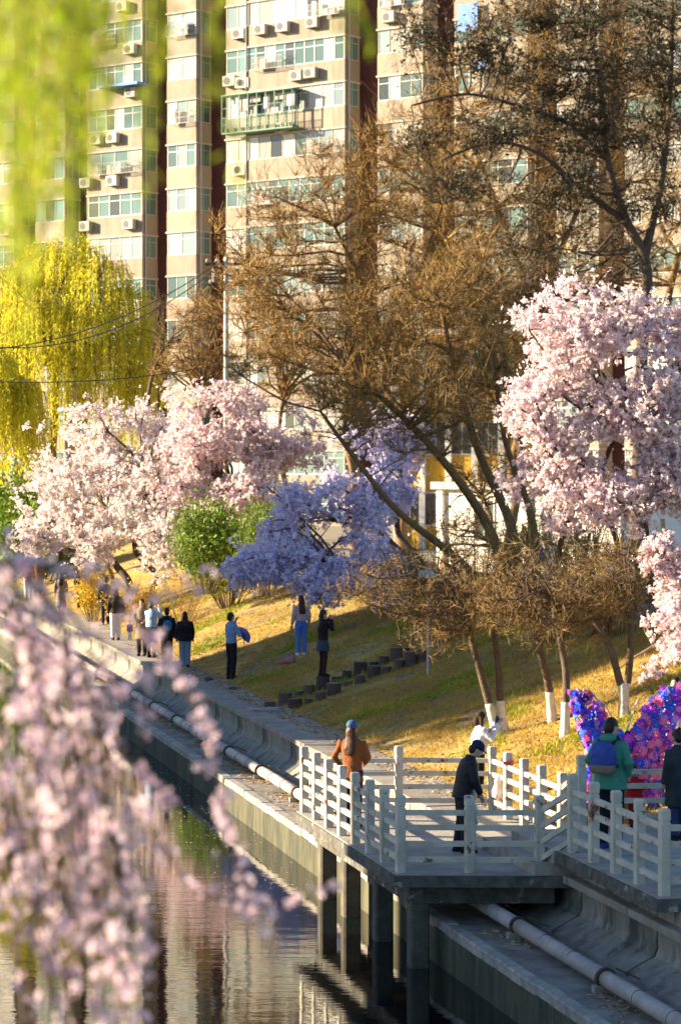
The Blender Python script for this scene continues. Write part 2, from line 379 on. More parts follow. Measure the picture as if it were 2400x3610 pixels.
# the pipe
pipe = thing('water_pipe', 'long pinkish grey pipe with iron collars lying on the canal ledge', 'pipe', RQ(0, -.84, LEDGE_Z))
PZ = LEDGE_Z + .17
for i in range(-10, 26):
    g = G(); wob = [random.uniform(-.02, .02) for _ in range(2)]
    a, b = i * 3.6, i * 3.6 + 3.58
    g.tube([RQ(a, -.84, PZ), RQ((a + b) / 2, -.84 + wob[0] * .5, PZ), RQ(b, -.84, PZ)], .102, 18)
    seg = g.build('pipe_length', M['pipe'], pipe, smooth=True)
    for c, wd, rd in ((a + .02, .07, .132), (a + 1.25, .018, .107), (a + 2.4, .018, .107)):
        g = G(); g.tube([RQ(c - wd / 2, -.84, PZ), RQ(c + wd / 2, -.84, PZ)], rd, 18); g.build('collar', M['rust'], seg)
    g = G(); p = RQ(a + .02, -.84, LEDGE_Z); mm = Matrix.Translation(Vector(p)) @ Matrix.Rotation(CANAL_YAW, 4, 'Z')
    g.box((-.06, -.16, 0.001), (.06, .16, .09), mm); g.build('saddle', M['concrete'], pipe)
    g = G(); g.tube([RQ(a + .05, -.70, LEDGE_Z + .28), RQ(a - .25, -.50, LEDGE_Z + .20)], .012, 5); g.build('tie_bar', M['rust'], pipe)

# ================================================================== the viewing platform
plat = thing('viewing_platform', 'concrete viewing platform on square piles standing over the canal', 'platform', RQ(-13.5, -1, 0))
def poly_slab(pts, z0, z1, name, m, parent):
    g = G(); n = len(pts); V = [(*RQ(r, q)[:2], z0) for r, q in pts] + [(*RQ(r, q)[:2], z1) for r, q in pts]
    g.add(V, [[i, (i + 1) % n, n + (i + 1) % n, n + i] for i in range(n)])
    g.f.append((np.array([[i for i in range(n)][::-1]]), 0)); g.f.append((np.array([[n + i for i in range(n)]]), 0))
    return g.build(name, m, parent)
lowd = [(-16.78, -2.26), (-17.38, .10), (-17.38, .12), (-15.3, .95), (-10.72, .95), (-9.95, -2.26)]
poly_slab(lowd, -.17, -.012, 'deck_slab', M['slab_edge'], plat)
poly_slab([(-16.75, -2.23), (-17.33, .09), (-15.3, .93), (-10.74, .93), (-10.08, -2.23)], -.012, .004, 'deck_topping', M['deck'], plat)
g = G()
def beam(g, r0, q0, r1, q1, w, z0, z1):
    a, b = RQ(r0, q0), RQ(r1, q1); d = b - a; L = np.linalg.norm(d); mm = Matrix.Translation(Vector(a)) @ Matrix.Rotation(math.atan2(d[1], d[0]), 4, 'Z')
    g.box((0, -w / 2, z0), (L, w / 2, z1), mm)
for (a, b, c, d) in ((-16.5, -1.85, -10.3, -1.85), ):
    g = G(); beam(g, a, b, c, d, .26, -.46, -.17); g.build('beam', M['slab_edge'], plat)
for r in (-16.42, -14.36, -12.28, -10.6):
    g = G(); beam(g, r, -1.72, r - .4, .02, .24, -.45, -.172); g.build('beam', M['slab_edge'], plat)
    g = G(); c = RQ(r, -1.83); mm = Matrix.Translation(Vector(c)) @ Matrix.Rotation(CANAL_YAW + math.pi / 2, 4, 'Z')
    h = .135; k = .03
    oc = [(-h + k, -h), (h - k, -h), (h, -h + k), (h, h - k), (h - k, h), (-h + k, h), (-h, h - k), (-h, -h + k)]
    g.rings([np.array([np.array(mm @ Vector((x, y, z))) for x, y in oc]) for z in (-2.6, -.46)])
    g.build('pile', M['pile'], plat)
# steps to the terrace
poly_slab([(-17.3, -.40), (-17.3, .95), (-14.7, .95), (-14.7, -.40)], .004, .17, 'step', M['deck'], plat)
poly_slab([(-17.36, -.16), (-17.36, .95), (-15.35, .95), (-15.35, -.16)], .17, .352, 'step', M['deck'], plat)

TER = .36
terr = thing('terrace', 'raised concrete terrace slab above the canal wall at the right', 'terrace', RQ(-18, 1, 0))
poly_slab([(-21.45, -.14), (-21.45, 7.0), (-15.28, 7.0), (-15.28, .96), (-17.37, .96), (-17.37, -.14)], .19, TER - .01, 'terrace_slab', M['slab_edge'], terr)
poly_slab([(-21.42, -.11), (-21.42, 7.0), (-15.31, 7.0), (-15.31, .98), (-17.34, .98), (-17.34, -.11)], TER - .01, TER + .004, 'terrace_topping', M['deck'], terr)
poly_slab([(-21.3, .45), (-21.3, 7.0), (-15.4, 7.0), (-15.4, .45)], -.6, .19, 'fill', M['concrete'], terr)

# railings
def post_mesh():
    g = G(); h = .063; k = .012
    def oc(h):
        return [(-h + k, -h), (h - k, -h), (h, -h + k), (h, h - k), (h - k, h), (-h + k, h), (-h, h - k), (-h, -h + k)]
    g.rings([np.array([(x, y, z) for x, y in oc(hh)]) for z, hh in ((-.02, .063), (.90, .063), (.905, .054), (.925, .054), (.93, .063), (1.05, .063), (1.07, .050))])
    return g.mesh('post', M['paint'])
POST = post_mesh()
g = G(); g.box((0, -.027, -.037), (1, .027, .037)); RAIL = g.mesh('rail', M['paint'])
RAIL_H = (.835, .625, .405, .185)
def railing(name, label, runs, skip_first=()):
    c = np.mean([p for run in runs for p in run], 0); c[2] = min(p[2] for run in runs for p in run)
    t = thing(name, label, 'railing', c); seen = set()
    for run in runs:
        for i, p in enumerate(run):
            key = (round(p[0], 2), round(p[1], 2))
            if key not in seen and key not in skip_first:
                seen.add(key)
                o = ob('post', POST, t, p - c, CANAL_YAW + math.pi / 2 + random.uniform(-.02, .02)); o.rotation_euler[0] = random.uniform(-.006, .006); o.rotation_euler[1] = random.uniform(-.006, .006)
        for a, b in zip(run[:-1], run[1:]):
            d = b - a; L = np.linalg.norm(d); yaw = math.atan2(d[1], d[0]); pit = -math.asin(d[2] / L)
            for h in RAIL_H:
                o = ob('rail', RAIL, t, a - c + np.array([0, 0, h + random.uniform(-.006, .006)]), 0, (L, 1, 1)); o.rotation_euler = (0, pit + random.uniform(-.004, .004), yaw)
    return t
NL = 7
left_run = [RQ(-10.24 - i * (6.36 / NL), -2.13, 0) for i in range(NL + 1)]
front_run = [RQ(-16.6, -2.13, 0), RQ(-16.83, -1.20, 0), RQ(-17.04, -.26, 0)]
up0 = RQ(-17.66, .02, TER)
railing('platform_railing', 'white post and rail balustrade along the canal side of the lower platform', [left_run, front_run])
terr_run = [RQ(-17.66 - i * .9, .02, TER) for i in range(5)]
railing('terrace_railing', 'white balustrade stepping up to the raised terrace at the right', [[front_run[-1] + np.array([0, 0, 0]), up0], terr_run, [terr_run[-1], RQ(-21.6, 1.4, TER), RQ(-21.9, 2.8, TER), RQ(-22.2, 4.2, TER)]],
        skip_first={(round(front_run[-1][0], 2), round(front_run[-1][1], 2))})
back_run = [RQ(-10.24, -2.13, 0), RQ(-10.50, -.62, 0), RQ(-10.93, .84, 0)]
right_run = [RQ(-10.93, .84, 0), RQ(-11.8, .85, 0), RQ(-12.7, .85, 0), RQ(-13.6, .85, 0), RQ(-14.6, .85, 0), RQ(-15.5, .86, TER)]
railing('back_railing', 'sunlit cream balustrade at the back of the platform beside the walkway', [back_run, right_run], skip_first={(round(left_run[0][0], 2), round(left_run[0][1], 2))})
railing('terrace_back_railing', 'balustrade at the back of the terrace behind the green jacket', [[RQ(-15.55, 1.05, TER), RQ(-15.8, 2.3, TER), RQ(-16.05, 3.55, TER), RQ(-16.3, 4.8, TER)]])

# log edging that climbs the bank
logs = thing('log_edging', 'row of short sawn log stumps climbing the bank as step edging', 'log edging', on_ground(1180, 2420))
def stump_mesh(r, h, seed):
    g = G(); rng = np.random.default_rng(seed); ns = 14; th = np.arange(ns) * 2 * math.pi / ns
    rad = r * (1 + .05 * rng.normal(size=ns)); R = []
    for z, k in ((-.25, 1.02), (h - .015, 1.0), (h, .95)):
        R.append(np.stack([rad * k * np.cos(th), rad * k * np.sin(th), np.full(ns, z)], 1))
    g.rings(R); g.mi = 1
    g.add(np.stack([rad * .9 * np.cos(th), rad * .9 * np.sin(th), np.full(ns, h + .002)], 1), [list(range(ns))])
    return g.mesh('stump', [M['stump_bark'], M['stump_top']])
M['stump_bark'] = mat('stump_bark', (.11, .06, .055), .9, (.07, .055, .05), 8, bump=.6, rand=.3)
M['stump_top'] = mat('stump_top', (.22, .19, .16), .9, (.13, .11, .10), 10, bump=.3, rand=.2)
def stump(u, v, wpx, hpx):
    p = on_ground(u, v); s = FPX / p[1]; me = stump_mesh(wpx / s / 2, hpx / s * .92, int(u * 7 + v))
    o = ob('stump', me, logs, p - OFF[logs.name], random.uniform(0, 6)); o.rotation_euler[0] = random.uniform(-.04, .04); o.rotation_euler[1] = random.uniform(-.04, .04)
    return p, hpx / s * .92
S3 = 2.613
def c3(x, y): return 920 + x / S3, 2080 + y / S3
SKIRT_P = None
for (x, y, w, h) in ((80, 1080, 100, 55), (220, 1055, 125, 115), (315, 1090, 130, 95), (350, 985, 90, 60), (445, 965, 95, 95), (440, 1045, 80, 45), (545, 1020, 100, 85),
                     (570, 915, 125, 125), (670, 955, 130, 105), (695, 840, 90, 45), (790, 825, 90, 85), (800, 885, 90, 45), (910, 860, 100, 80), (915, 775, 120, 120),
                     (1035, 795, 125, 100), (1040, 705, 85, 45), (1130, 690, 95, 85), (1160, 765, 85, 65), (1245, 645, 120, 120), (1275, 735, 95, 95), (1390, 690, 120, 130),
                     (1360, 590, 80, 60), (1490, 655, 110, 110), (190, 1110, 70, 25)):
    p, h_ = stump(*c3(x, y), w / S3, h / S3)
    if x == 570: SKIRT_P = p + np.array([0, 0, h_])
g = G(); p = on_ground(*c3(70, 1110)); g.box((-.45, -.3, -.05), (.45, .3, .045), Matrix.Translation(Vector(p)) @ Matrix.Rotation(.3, 4, 'Z')); g.build('landing_slab', M['edge_stone'], logs)

# dry grass, green weeds and litter on the bank
def bank_pts(n, r0, r1, q0, q1, rng):
    r = rng.uniform(r0, r1, n); q = rng.uniform(q0, q1, n)
    x = O[0] + r * A[0] + q * PP[0]; y = O[1] + r * A[1] + q * PP[1]
    return np.stack([x, y, ground(x, y)], 1)
def blades(name, label, pos, h0, h1, w, lean, m, cat):
    n = len(pos); az = RNG.uniform(0, 6.283, n); h = RNG.uniform(h0, h1, n); ln = RNG.normal(0, lean, (n, 2)) * h[:, None]
    a = np.stack([np.cos(az), np.sin(az), np.zeros(n)], 1) * w
    tip = pos + np.concatenate([ln, h[:, None]], 1)
    V = np.stack([pos - a, pos + a, tip], 1).reshape(-1, 3)
    g = G(); g.add(V, np.arange(3 * n).reshape(-1, 3)); o = g.build(name, m); tag(o, label, cat, kind='stuff'); return o
def clumped(pos, f, th, rng):
    k = np.zeros(len(pos)); x, y = pos[:, 0], pos[:, 1]; rg = np.random.default_rng(int(f * 1000))
    for i in range(9):
        an = rg.uniform(0, 6.28); fr = f * rg.uniform(.6, 3.2); k += np.sin((x * math.cos(an) + y * math.sin(an) * .8) * fr + rg.uniform(0, 6.28) + 1.2 * np.sin((x * math.sin(an) - y * math.cos(an)) * fr * .7)) * (1.4 - .08 * i)
    return pos[k / 2.2 + rng.normal(0, .3, len(pos)) > th]
pg = np.concatenate([bank_pts(95000, -16, 14, 1.2, 8.2, RNG), bank_pts(40000, 14, 50, 1.2, 8.2, RNG)])
blades('dry_grass', 'short dry golden grass covering the canal bank', clumped(pg, 1.3, -.8, RNG), .03, .11, .009, .7, M['dry_grass'], 'grass')
pw = bank_pts(75000, -14, 45, 1.4, 7.5, RNG)
blades('green_weeds', 'patches of fresh green weeds sprouting on the dry bank', clumped(pw, 1.05, 1.15, RNG), .04, .15, .018, .6, M['weed'], 'weeds')
tf = clumped(bank_pts(30000, -15, 40, 1.3, 8.0, RNG), 2.3, 1.1, RNG)
blades('tall_dry_grass', 'taller tufts of dry straw coloured grass on the bank', tf, .10, .26, .007, .6, M['dry_grass'], 'grass')
pl = np.concatenate([bank_pts(15000, -16, 40, 1.1, 8, RNG), bank_pts(3500, -11, 30, .55, 1.35, RNG)]); pl[:, 2] += .015
Mx = rand_rot(len(pl)) * RNG.uniform(.015, .05, (len(pl), 1, 1)); Mx[:, 2, :] *= .4
g = G(); g.inst([[-1, -.5, 0], [1, -.5, 0], [1, .5, .1], [-1, .5, .1]], [[0, 1, 2, 3]], pl, Mx)
o = g.build('leaf_litter', M['litter']); tag(o, 'scattered fallen brown leaves on the bank', 'leaf litter', kind='stuff')
# ================================================================== buildings
M['beige'] = mat('facade_render', (.335, .285, .225), .9, (.265, .22, .17), .9, bump=.1, bscale=8, rand=.10, stretch=(1, 1, .3), col3=(.17, .14, .115), scale3=1.1, lo3=.54, hi3=.72)
M['jamb'] = mat('facade_jamb', (.40, .32, .24), .9, (.34, .27, .2), 1)
M['ledge_white'] = mat('facade_ledge', (.52, .46, .40), .8, (.38, .33, .28), 2)
M['recess_red'] = mat('recess_render', (.085, .026, .022), .9, (.06, .02, .018), 1)
M['frame_white'] = mat('window_frame', (.56, .54, .50), .5, rand=.12)
M['frame_grey'] = mat('window_frame_aluminium', (.42, .40, .36), .5, rand=.2)
def pane_mat(name, c, r=.08):
    return mat(name, c, r, rand=.45, spec=.6)
PANES = [pane_mat('pane_teal', (.10, .17, .16)), pane_mat('pane_curtain', (.36, .35, .31), .2), pane_mat('pane_dark', (.05, .06, .06)), pane_mat('pane_bluish', (.22, .29, .30), .15)]
M['ac_white'] = mat('unit_casing', (.50, .47, .43), .6, (.36, .34, .30), 4, rand=.3)
M['ac_grille'] = mat('unit_grille', (.10, .10, .10), .7)
M['cage'] = mat('balcony_cage_green', (.06, .22, .14), .6, (.15, .25, .18), 5)
M['blue_sheet'] = mat('blue_awning', (.08, .22, .55), .6)

FA = math.radians(38); FD = np.array([math.cos(FA), -math.sin(FA)]); F0 = np.array([-10.0, 162.5]); FH = 2.8
def ft(u):
    k = (u - 1200) / FPX
    return (k * F0[1] - F0[0]) / (FD[0] - FD[1] * k)
def fz(u, v):
    Y = F0[1] + FD[1] * ft(u)
    return CAM_Z + (HOR - v) * Y / FPX - (PLATEAU - .05)
apt = thing('apartment_block', 'tall beige apartment tower with projecting glazed bays and rows of windows', 'building', (F0[0], F0[1], PLATEAU - .05), -FA)
OFF[apt.name] = None
NFL = 17
# floor datum so that the spandrel ledges fall where the photo shows them (ledge on E at v = 172)
Z0 = fz(800, 172) % FH
def part(name, g, m, parent=apt): return g.build(name, m, parent, world=False)
bays = [('A', -330, -190, 0), ('A2', -95, 50, 0), ('B', 125, 228, 0), ('C', 309, 501, 0), ('D', 588, 691, 0), ('E1', 783, 866, .35), ('E', 866, 1215, 0), ('F', 1330, 1490, 0), ('G', 1600, 1860, 0), ('H', 1960, 2110, 0), ('I', 2200, 2440, 0), ('J', 2540, 2760, 0)]
DEP = 1.5
pane_cache = {}
def pane_mesh(w, h, mi):
    key = (round(w, 3), round(h, 3), mi)
    if key not in pane_cache:
        g = G(); g.box((0, 0, 0), (w, .012, h)); pane_cache[key] = g.mesh('pane', PANES[mi])
    return pane_cache[key]
rngw = random.Random(11)
g = G(); g.box((ft(-420), DEP, -1), (ft(2900), DEP + 11, NFL * FH + Z0 + 1)); part('rear_wall', g, M['recess_red'])
def window_frame(x0, x1, h, n, transom, m, dark=False):
    g = G(); b = .05
    g.box((x0, 0, 0), (x1, .07, b)); g.box((x0, 0, h - b), (x1, .07, h))
    w = (x1 - x0) / n
    for i in range(n + 1):
        c = x0 + i * w; g.box((max(x0, c - b / 2) if i else x0, .005, b), (min(x1, c + b / 2 if i else x0 + b) if i < n else x1, .065, h - b)) if i < n else g.box((x1 - b, .005, b), (x1, .065, h - b))
    if transom:
        g.box((x0 + b, .01, h * .70 - .02), (x1 - b, .06, h * .70 + .02))
    return g.mesh('window', m)
WH = 1.46
for bi, (nm, u0, u1, setb) in enumerate(bays):
    x0, x1 = ft(u0), ft(u1); w = x1 - x0; n = max(2, round(w / .82))
    vis = -20 < u1 and u0 < 1900
    g = G(); g.box((x0 + .03, setb + .10, -1), (x1 - .03, DEP + .5, NFL * FH + Z0)); part('bay_core', g, M['jamb'])
    sp = G(); sp.box((x0, setb, 0), (x1, DEP + .3, FH - WH - .06)); spm = sp.mesh('spandrel', M['beige'])
    ld = G(); ld.box((x0 - .06, setb - .07, -.10), (x1 + .06, DEP + .2, .003)); ldm = ld.mesh('ledge', M['ledge_white'])
    frames = [window_frame(x0 + .04, x1 - .04, WH, n, True, M['frame_white']), window_frame(x0 + .04, x1 - .04, WH, max(2, n - 1), True, M['frame_white']),
              window_frame(x0 + .04, x1 - .04, WH, max(2, n - 2 if n > 4 else n), False, M['frame_grey'])]
    fn = [n, max(2, n - 1), max(2, n - 2 if n > 4 else n)]
    sw = G(); sw.box((0, .28, 0), (.05, DEP - .12, .05)); sw.box((0, .28, WH - .05), (.05, DEP - .12, WH)); sw.box((0, .28, .05), (.05, .33, WH - .05)); sw.box((0, DEP - .17, .05), (.05, DEP - .12, WH - .05)); sw.box((0, .7, .05), (.05, .74, WH - .05)); sw.box((0, .33, WH * .7), (.05, DEP - .17, WH * .7 + .04))
    swm = sw.mesh('side_window', M['frame_grey'])
    for k in range(-1, NFL):
        zb = Z0 + (k) * FH
        if zb > NFL * FH or zb < -1.2: continue
        s_ = ob('spandrel', spm, apt, (0, 0, zb)); ob('ledge', ldm, s_)
        zw = zb + FH - WH - .06
        vi = rngw.choice([0, 0, 1, 1, 2]); fr = frames[vi]; m_ = fn[vi]
        wn_ = ob('window', fr, apt, (0, setb + .02, zw))
        pw_ = (x1 - x0 - .08) / m_
        detailed = vis and 1 <= k <= 13
        mood = rngw.choice([0, 0, 1, 1, 3])
        if detailed:
            for i in range(m_):
                mi = mood if rngw.random() < .62 else rngw.choice([0, 1, 2, 3])
                ob('pane', pane_mesh(pw_, WH - .06, mi), wn_, (x0 + .04 + i * pw_, .035, .03))
        else:
            ob('pane', pane_mesh(x1 - x0 - .08, WH - .06, mood), wn_, (x0 + .04, .035, .03))
        if u1 < 1900:
            s2 = ob('side_window', swm, apt, (x1 - .045, 0, zw)); g = None
            key = ('side', setb)
            if key not in pane_cache:
                gg = G(); gg.box((.012, .29, .03), (.03, DEP - .13, WH - .03)); pane_cache[key] = gg.mesh('pane', PANES[0])
            ob('pane', pane_cache[key], s2)
# narrow windows on the recessed dark red walls
g = G(); g.box((0, 0, 0), (.62, .05, 1.5)); g.mi = 1; g.box((.06, -.012, .06), (.56, .0, 1.44)); rw = g.mesh('recess_window', [M['frame_grey'], PANES[0]])
for (u, k0, k1) in ((575, 1, 13), (762, 1, 13), (1300, 2, 13), (262, 2, 13), (1545, 4, 13), (88, 2, 13)):
    for k in range(k0, k1): ob('recess_window', rw, apt, (ft(u) + .4, DEP - .05, Z0 + k * FH + 1.25))
# wall units
g = G(); g.box((-.45, -.36, 0), (.45, 0, .62)); g.box((-.40, -.30, -.04), (-.34, .05, 0)); g.box((.34, -.30, -.04), (.40, .05, 0)); ACM = g.mesh('air_conditioner', M['ac_white'])
g = G(); th = np.arange(20) * 2 * math.pi / 20
g.rings([np.stack([.235 * np.cos(th) - .12, np.full(20, -.362), .235 * np.sin(th) + .31], 1), np.stack([.235 * np.cos(th) - .12, np.full(20, -.375), .235 * np.sin(th) + .31], 1)]); GRM = g.mesh('fan_grille', M['ac_grille'])
def c2(x, y): return 760 + x / 2.24, y / 2.24
acs = [c2(180, 255), c2(375, 225), c2(550, 185), c2(785, 175), c2(100, 635), c2(220, 650), c2(660, 595), c2(770, 575), c2(545, 1022), c2(190, 1335)]
acs += [(280 + x / 2.613, y / 2.613) for x, y in ((420, 60), (490, 450), (1455, 300), (1380, 740), (1490, 755), (500, 850))]
acs += [(280 + x / 2.613, 480 + y / 2.613) for x, y in ((330, 410), (480, 810), (85, 430), (80, 830), (1465, 310), (180, 30), (330, 15))]
acs += [(1380, 60), (1520, 470), (170, 500), (30, 800), (1700, 300), (1650, 620)]
for (u, v) in acs:
    x = ft(u); nmb = [b for b in bays if b[1] - 5 <= u <= b[2] + 5]
    y = (nmb[0][3] if nmb else DEP) - .06
    z = fz(u, v); k = math.floor((z - Z0) / FH); z = Z0 + k * FH + min(max(z - Z0 - k * FH, .25), .9) - .31
    o = ob('air_conditioner', ACM, apt, (x, y, z)); ob('fan_grille', GRM, o)
# green caged balcony on the wide bay
xa, xb = ft(818), ft(1066); za = fz(930, 462); zb_ = fz(930, 332)
g = G(); g.box((xa, -1.0, za - .08), (xb, -.002, za)); g.box((xa - .05, -1.05, zb_), (xb + .05, -.002, zb_ + .06))
for i in range(9):
    x = xa + (xb - xa) * i / 8; g.box((x - .025, -1.0, za), (x + .025, -.95, zb_))
for z in (za + .45, za + .9, za + 1.5):
    g.box((xa, -.99, z), (xb, -.96, z + .03))
for i in range(46):
    x = xa + (xb - xa) * i / 46; g.box((x - .008, -.985, za), (x + .008, -.97, za + .9))
for y in (-1.0, -.5):
    g.box((xb - .03, y, za), (xb + .02, y + .05, zb_)); g.box((xa - .02, y, za), (xa + .03, y + .05, zb_))
cage = part('balcony_cage', g, M['cage'])
M['pot'] = mat('balcony_pot', (.42, .25, .14), .8, (.3, .2, .12), 6, rand=.4); M['laundry'] = mat('laundry_cloth', (.62, .62, .66), .9, (.35, .25, .2), 1.2, rand=.4)
for i in range(9):
    g = G(); x = xa + .3 + i * (xb - xa - .6) / 8; g.loft([(x, -.8, za, .12, .12), (x, -.8, za + .24, .16, .16)], 10); pt = part('flower_pot', g, M['pot'], cage)
for i in range(6):
    g = G(); x = xa + .5 + i * (xb - xa - 1) / 5; w = .22 + .1 * (i % 3); g.box((x - w, -.55 - .05 * (i % 2), zb_ - .5 - .5 * (i % 2)), (x + w, -.52 - .05 * (i % 2), zb_ - .1)); part('laundry', g, M['laundry'], cage)
g = G(); xa, xb = ft(380), ft(520); z = fz(450, 308); g.box((xa, -1.0, z), (xb, -.003, z + .16)); part('awning', g, M['blue_sheet'])
for (u, v) in ((1660, 110), (1700, 245)):
    g = G(); x = ft(u); z = fz(u, v); g.box((x - .7, -.35, z), (x + .7, -.3, z + (1.6 if v == 110 else .5))); part('blue_sheet', g, M['blue_sheet'])

# drain pipes, drying racks and window cages
M['drain'] = mat('drain_pipe', (.40, .38, .34), .6)
for u in (505, 700, 870, 1222, 300, 1500, 230, 60):
    g = G(); x = ft(u); g.tube([(x, -.06 if u in (870,) else .25, -1), (x, -.06 if u in (870,) else .25, NFL * FH)], .05, 6); part('drain_pipe', g, M['drain'])
rc = random.Random(4)
for (u0, u1, v) in ((900, 1010, 250), (1100, 1210, 25), (600, 680, 40), (330, 420, 215), (1080, 1200, 540), (610, 685, 440), (330, 480, 620), (1350, 1440, 60), (140, 220, 400), (880, 980, 640)):
    x0, x1 = ft(u0), ft(u1); z = fz((u0 + u1) / 2, v); z = Z0 + math.floor((z - Z0) / FH) * FH + 1.2; g = G()
    for i in range(int((x1 - x0) / .14) + 1): g.box((x0 + i * .14 - .01, -.42, z), (x0 + i * .14 + .01, -.40, z + .75))
    for zz in (z, z + .37, z + .74):
        g.box((x0, -.43, zz), (x1, -.40, zz + .025)); g.box((x0, -.42, zz), (x0 + .025, -.002, zz + .025)); g.box((x1 - .025, -.42, zz), (x1, -.002, zz + .025))
    wc = part('window_cage', g, M['drain'])
    for k in range(rc.randint(1, 4)):
        g = G(); x = rc.uniform(x0 + .2, x1 - .2); w = rc.uniform(.12, .3); g.box((x - w, -.36, z + .03), (x + w, -.22 - .02 * k, z + rc.uniform(.3, 1.0))); part('laundry', g, M['laundry'], wc)

# small yellow building behind the bare trees
M['ochre'] = mat('ochre_render', (.72, .42, .04), .85, (.62, .34, .035), 1, bump=.1)
M['white_render'] = mat('white_render', (.80, .77, .70), .8, (.72, .68, .6), 1, bump=.05)
def small_building(name, label, u0, u1, Y, vtop, yaw, m, wins, depth=7, storey=3.1, frame='frame_white'):
    x0 = (u0 - 1200) * Y / FPX; L = (u1 - u0) * Y / FPX / math.cos(yaw); h = CAM_Z + (HOR - vtop) * Y / FPX - PLATEAU
    t = thing(name, label, 'building', (x0, Y, PLATEAU - .04), yaw); OFF[t.name] = None
    g = G(); g.box((0, 0, 0), (L, depth, h)); g.build('wall', m, t, world=False)
    g = G(); g.box((-.3, -.3, h), (L + .3, depth + .3, h + .25)); rf = g.build('roof', M['ledge_white'], t, world=False)
    nf = max(1, int(h / storey)); wd, n = wins
    g = G(); b = .07
    g.box((-wd / 2, -.05, 0), (wd / 2, -.002, 1.5)); fm = g.mesh('window', M[frame])
    g = G(); g.box((-wd / 2 + b, -.06, b), (-.03, -.052, 1.5 - b)); g.box((.03, -.06, b), (wd / 2 - b, -.052, 1.5 - b)); pm_ = g.mesh('pane', PANES[2])
    for f in range(nf):
        for i in range(n):
            w_ = ob('window', fm, t, (L * (i + .5) / n, 0, f * storey + 1.0)); ob('pane', pm_, w_)
    for i in range(n + 1):
        g = G(); x = L * i / n; g.box((x - .14, -.16, 0), (x + .14, -.004, h - .01)); g.build('pilaster', M['white_render'], t, world=False)
    return t
small_building('yellow_building', 'small ochre yellow building with white pilasters behind the bare trees', 1400, 1760, 112, 1180, math.radians(-22), M['ochre'], (1.3, 4))
small_building('white_building', 'low bright white sunlit building behind the bare trunks', 1560, 2120, 88, 1720, math.radians(-48), M['white_render'], (1.0, 2), depth=5, storey=3.4)

# unseen blocks added on the left bank to cast shade across the canal
M['shade_block_wall'] = mat('shade_block_render', (.42, .36, .30), .9, (.36, .30, .25), .6)
def add_shade_block(name, label, x0, x1, y0, y1, h):
    t = thing(name, label, 'building', ((x0 + x1) / 2, (y0 + y1) / 2, 0)); c = OFF[t.name]
    g = G(); g.box((x0, y0, -.02), (x1, y1, h)); g.build('wall', M['shade_block_wall'], t)
    g = G(); g.box((x0 - .4, y0 - .4, h), (x1 + .4, y1 + .4, h + .35)); g.build('roof', M['recess_red'], t)
    g = G(); g.box((-.01, -.8, 0), (.05, .8, 1.5)); wm = g.mesh('window', PANES[0])
    for k in range(int(h / 2.9)):
        for y in np.arange(y0 + 2, y1 - 1.5, 3.0): ob('window', wm, t, (x1 - c[0], y - c[1], k * 2.9 + .9))
add_shade_block('shade_block', 'unseen five storey block added beyond the left bank to shade the platform front', -46, -34, 25.5, 41.6, 16.5)
add_shade_block('shade_block', 'taller unseen block added beyond the left bank to shade the log steps', -48, -36, 57.3, 77.0, 18.6)

# utility pole with wires
M['pole'] = mat('pole_concrete', (.52, .48, .42), .85, (.42, .38, .33), 4); M['wire'] = mat('cable', (.03, .03, .03), .6)
pb = np.array([(797 - 1200) * 104 / FPX, 104, PLATEAU]); s = FPX / 104
pole = thing('utility_pole', 'pale concrete utility pole with dark transformer rising behind the pink trees', 'pole', pb)
ztop = CAM_Z + (HOR - 905) * 104 / FPX
g = G(); g.tube([pb, pb + np.array([0, 0, ztop - PLATEAU])], [.13, .09], 12); g.build('shaft', M['pole'], pole, smooth=True)
for dz, w in ((-.35, .85), (-1.2, .7)):
    g = G(); g.box((pb[0] - w, pb[1] - .06, ztop + dz), (pb[0] + w, pb[1] + .06, ztop + dz + .12)); ca = g.build('crossarm', M['wire'], pole)
    for k in (-1, -.5, .5, 1):
        g = G(); x = pb[0] + w * .9 * k; g.loft([(x, pb[1], ztop + dz + .121, .05, .05), (x, pb[1], ztop + dz + .2, .08, .08), (x, pb[1], ztop + dz + .28, .04, .04)], 8); g.build('insulator', M['ac_white'], ca)
for k in (-1, 1):
    g = G(); x = pb[0] + k * .42; g.loft([(x, pb[1] - .2, ztop - 1.05, .16, .16), (x, pb[1] - .2, ztop - .5, .16, .16)], 10); g.build('transformer', M['ac_grille'], pole)
def cable(label, a, b, sag):
    pts = []
    for i in range(25):
        t = i / 24; p = np.array(a) * (1 - t) + np.array(b) * t; p[2] -= sag * 4 * t * (1 - t); pts.append(p)
    g = G(); g.tube(pts, .022, 5); tag(g.build('cable', M['wire']), label, 'cable')
cable('upper black cable running left from the utility pole', P(770, 925, 103.9), P(-150, 1235, 96), .9)
cable('thin black cable just below the upper one by the pole', P(770, 940, 103.9), P(-150, 1205, 96), 1.3)
cable('lower black cable crossing the yellow willow', P(720, 1295, 103.9), P(-150, 1338, 94), .3)
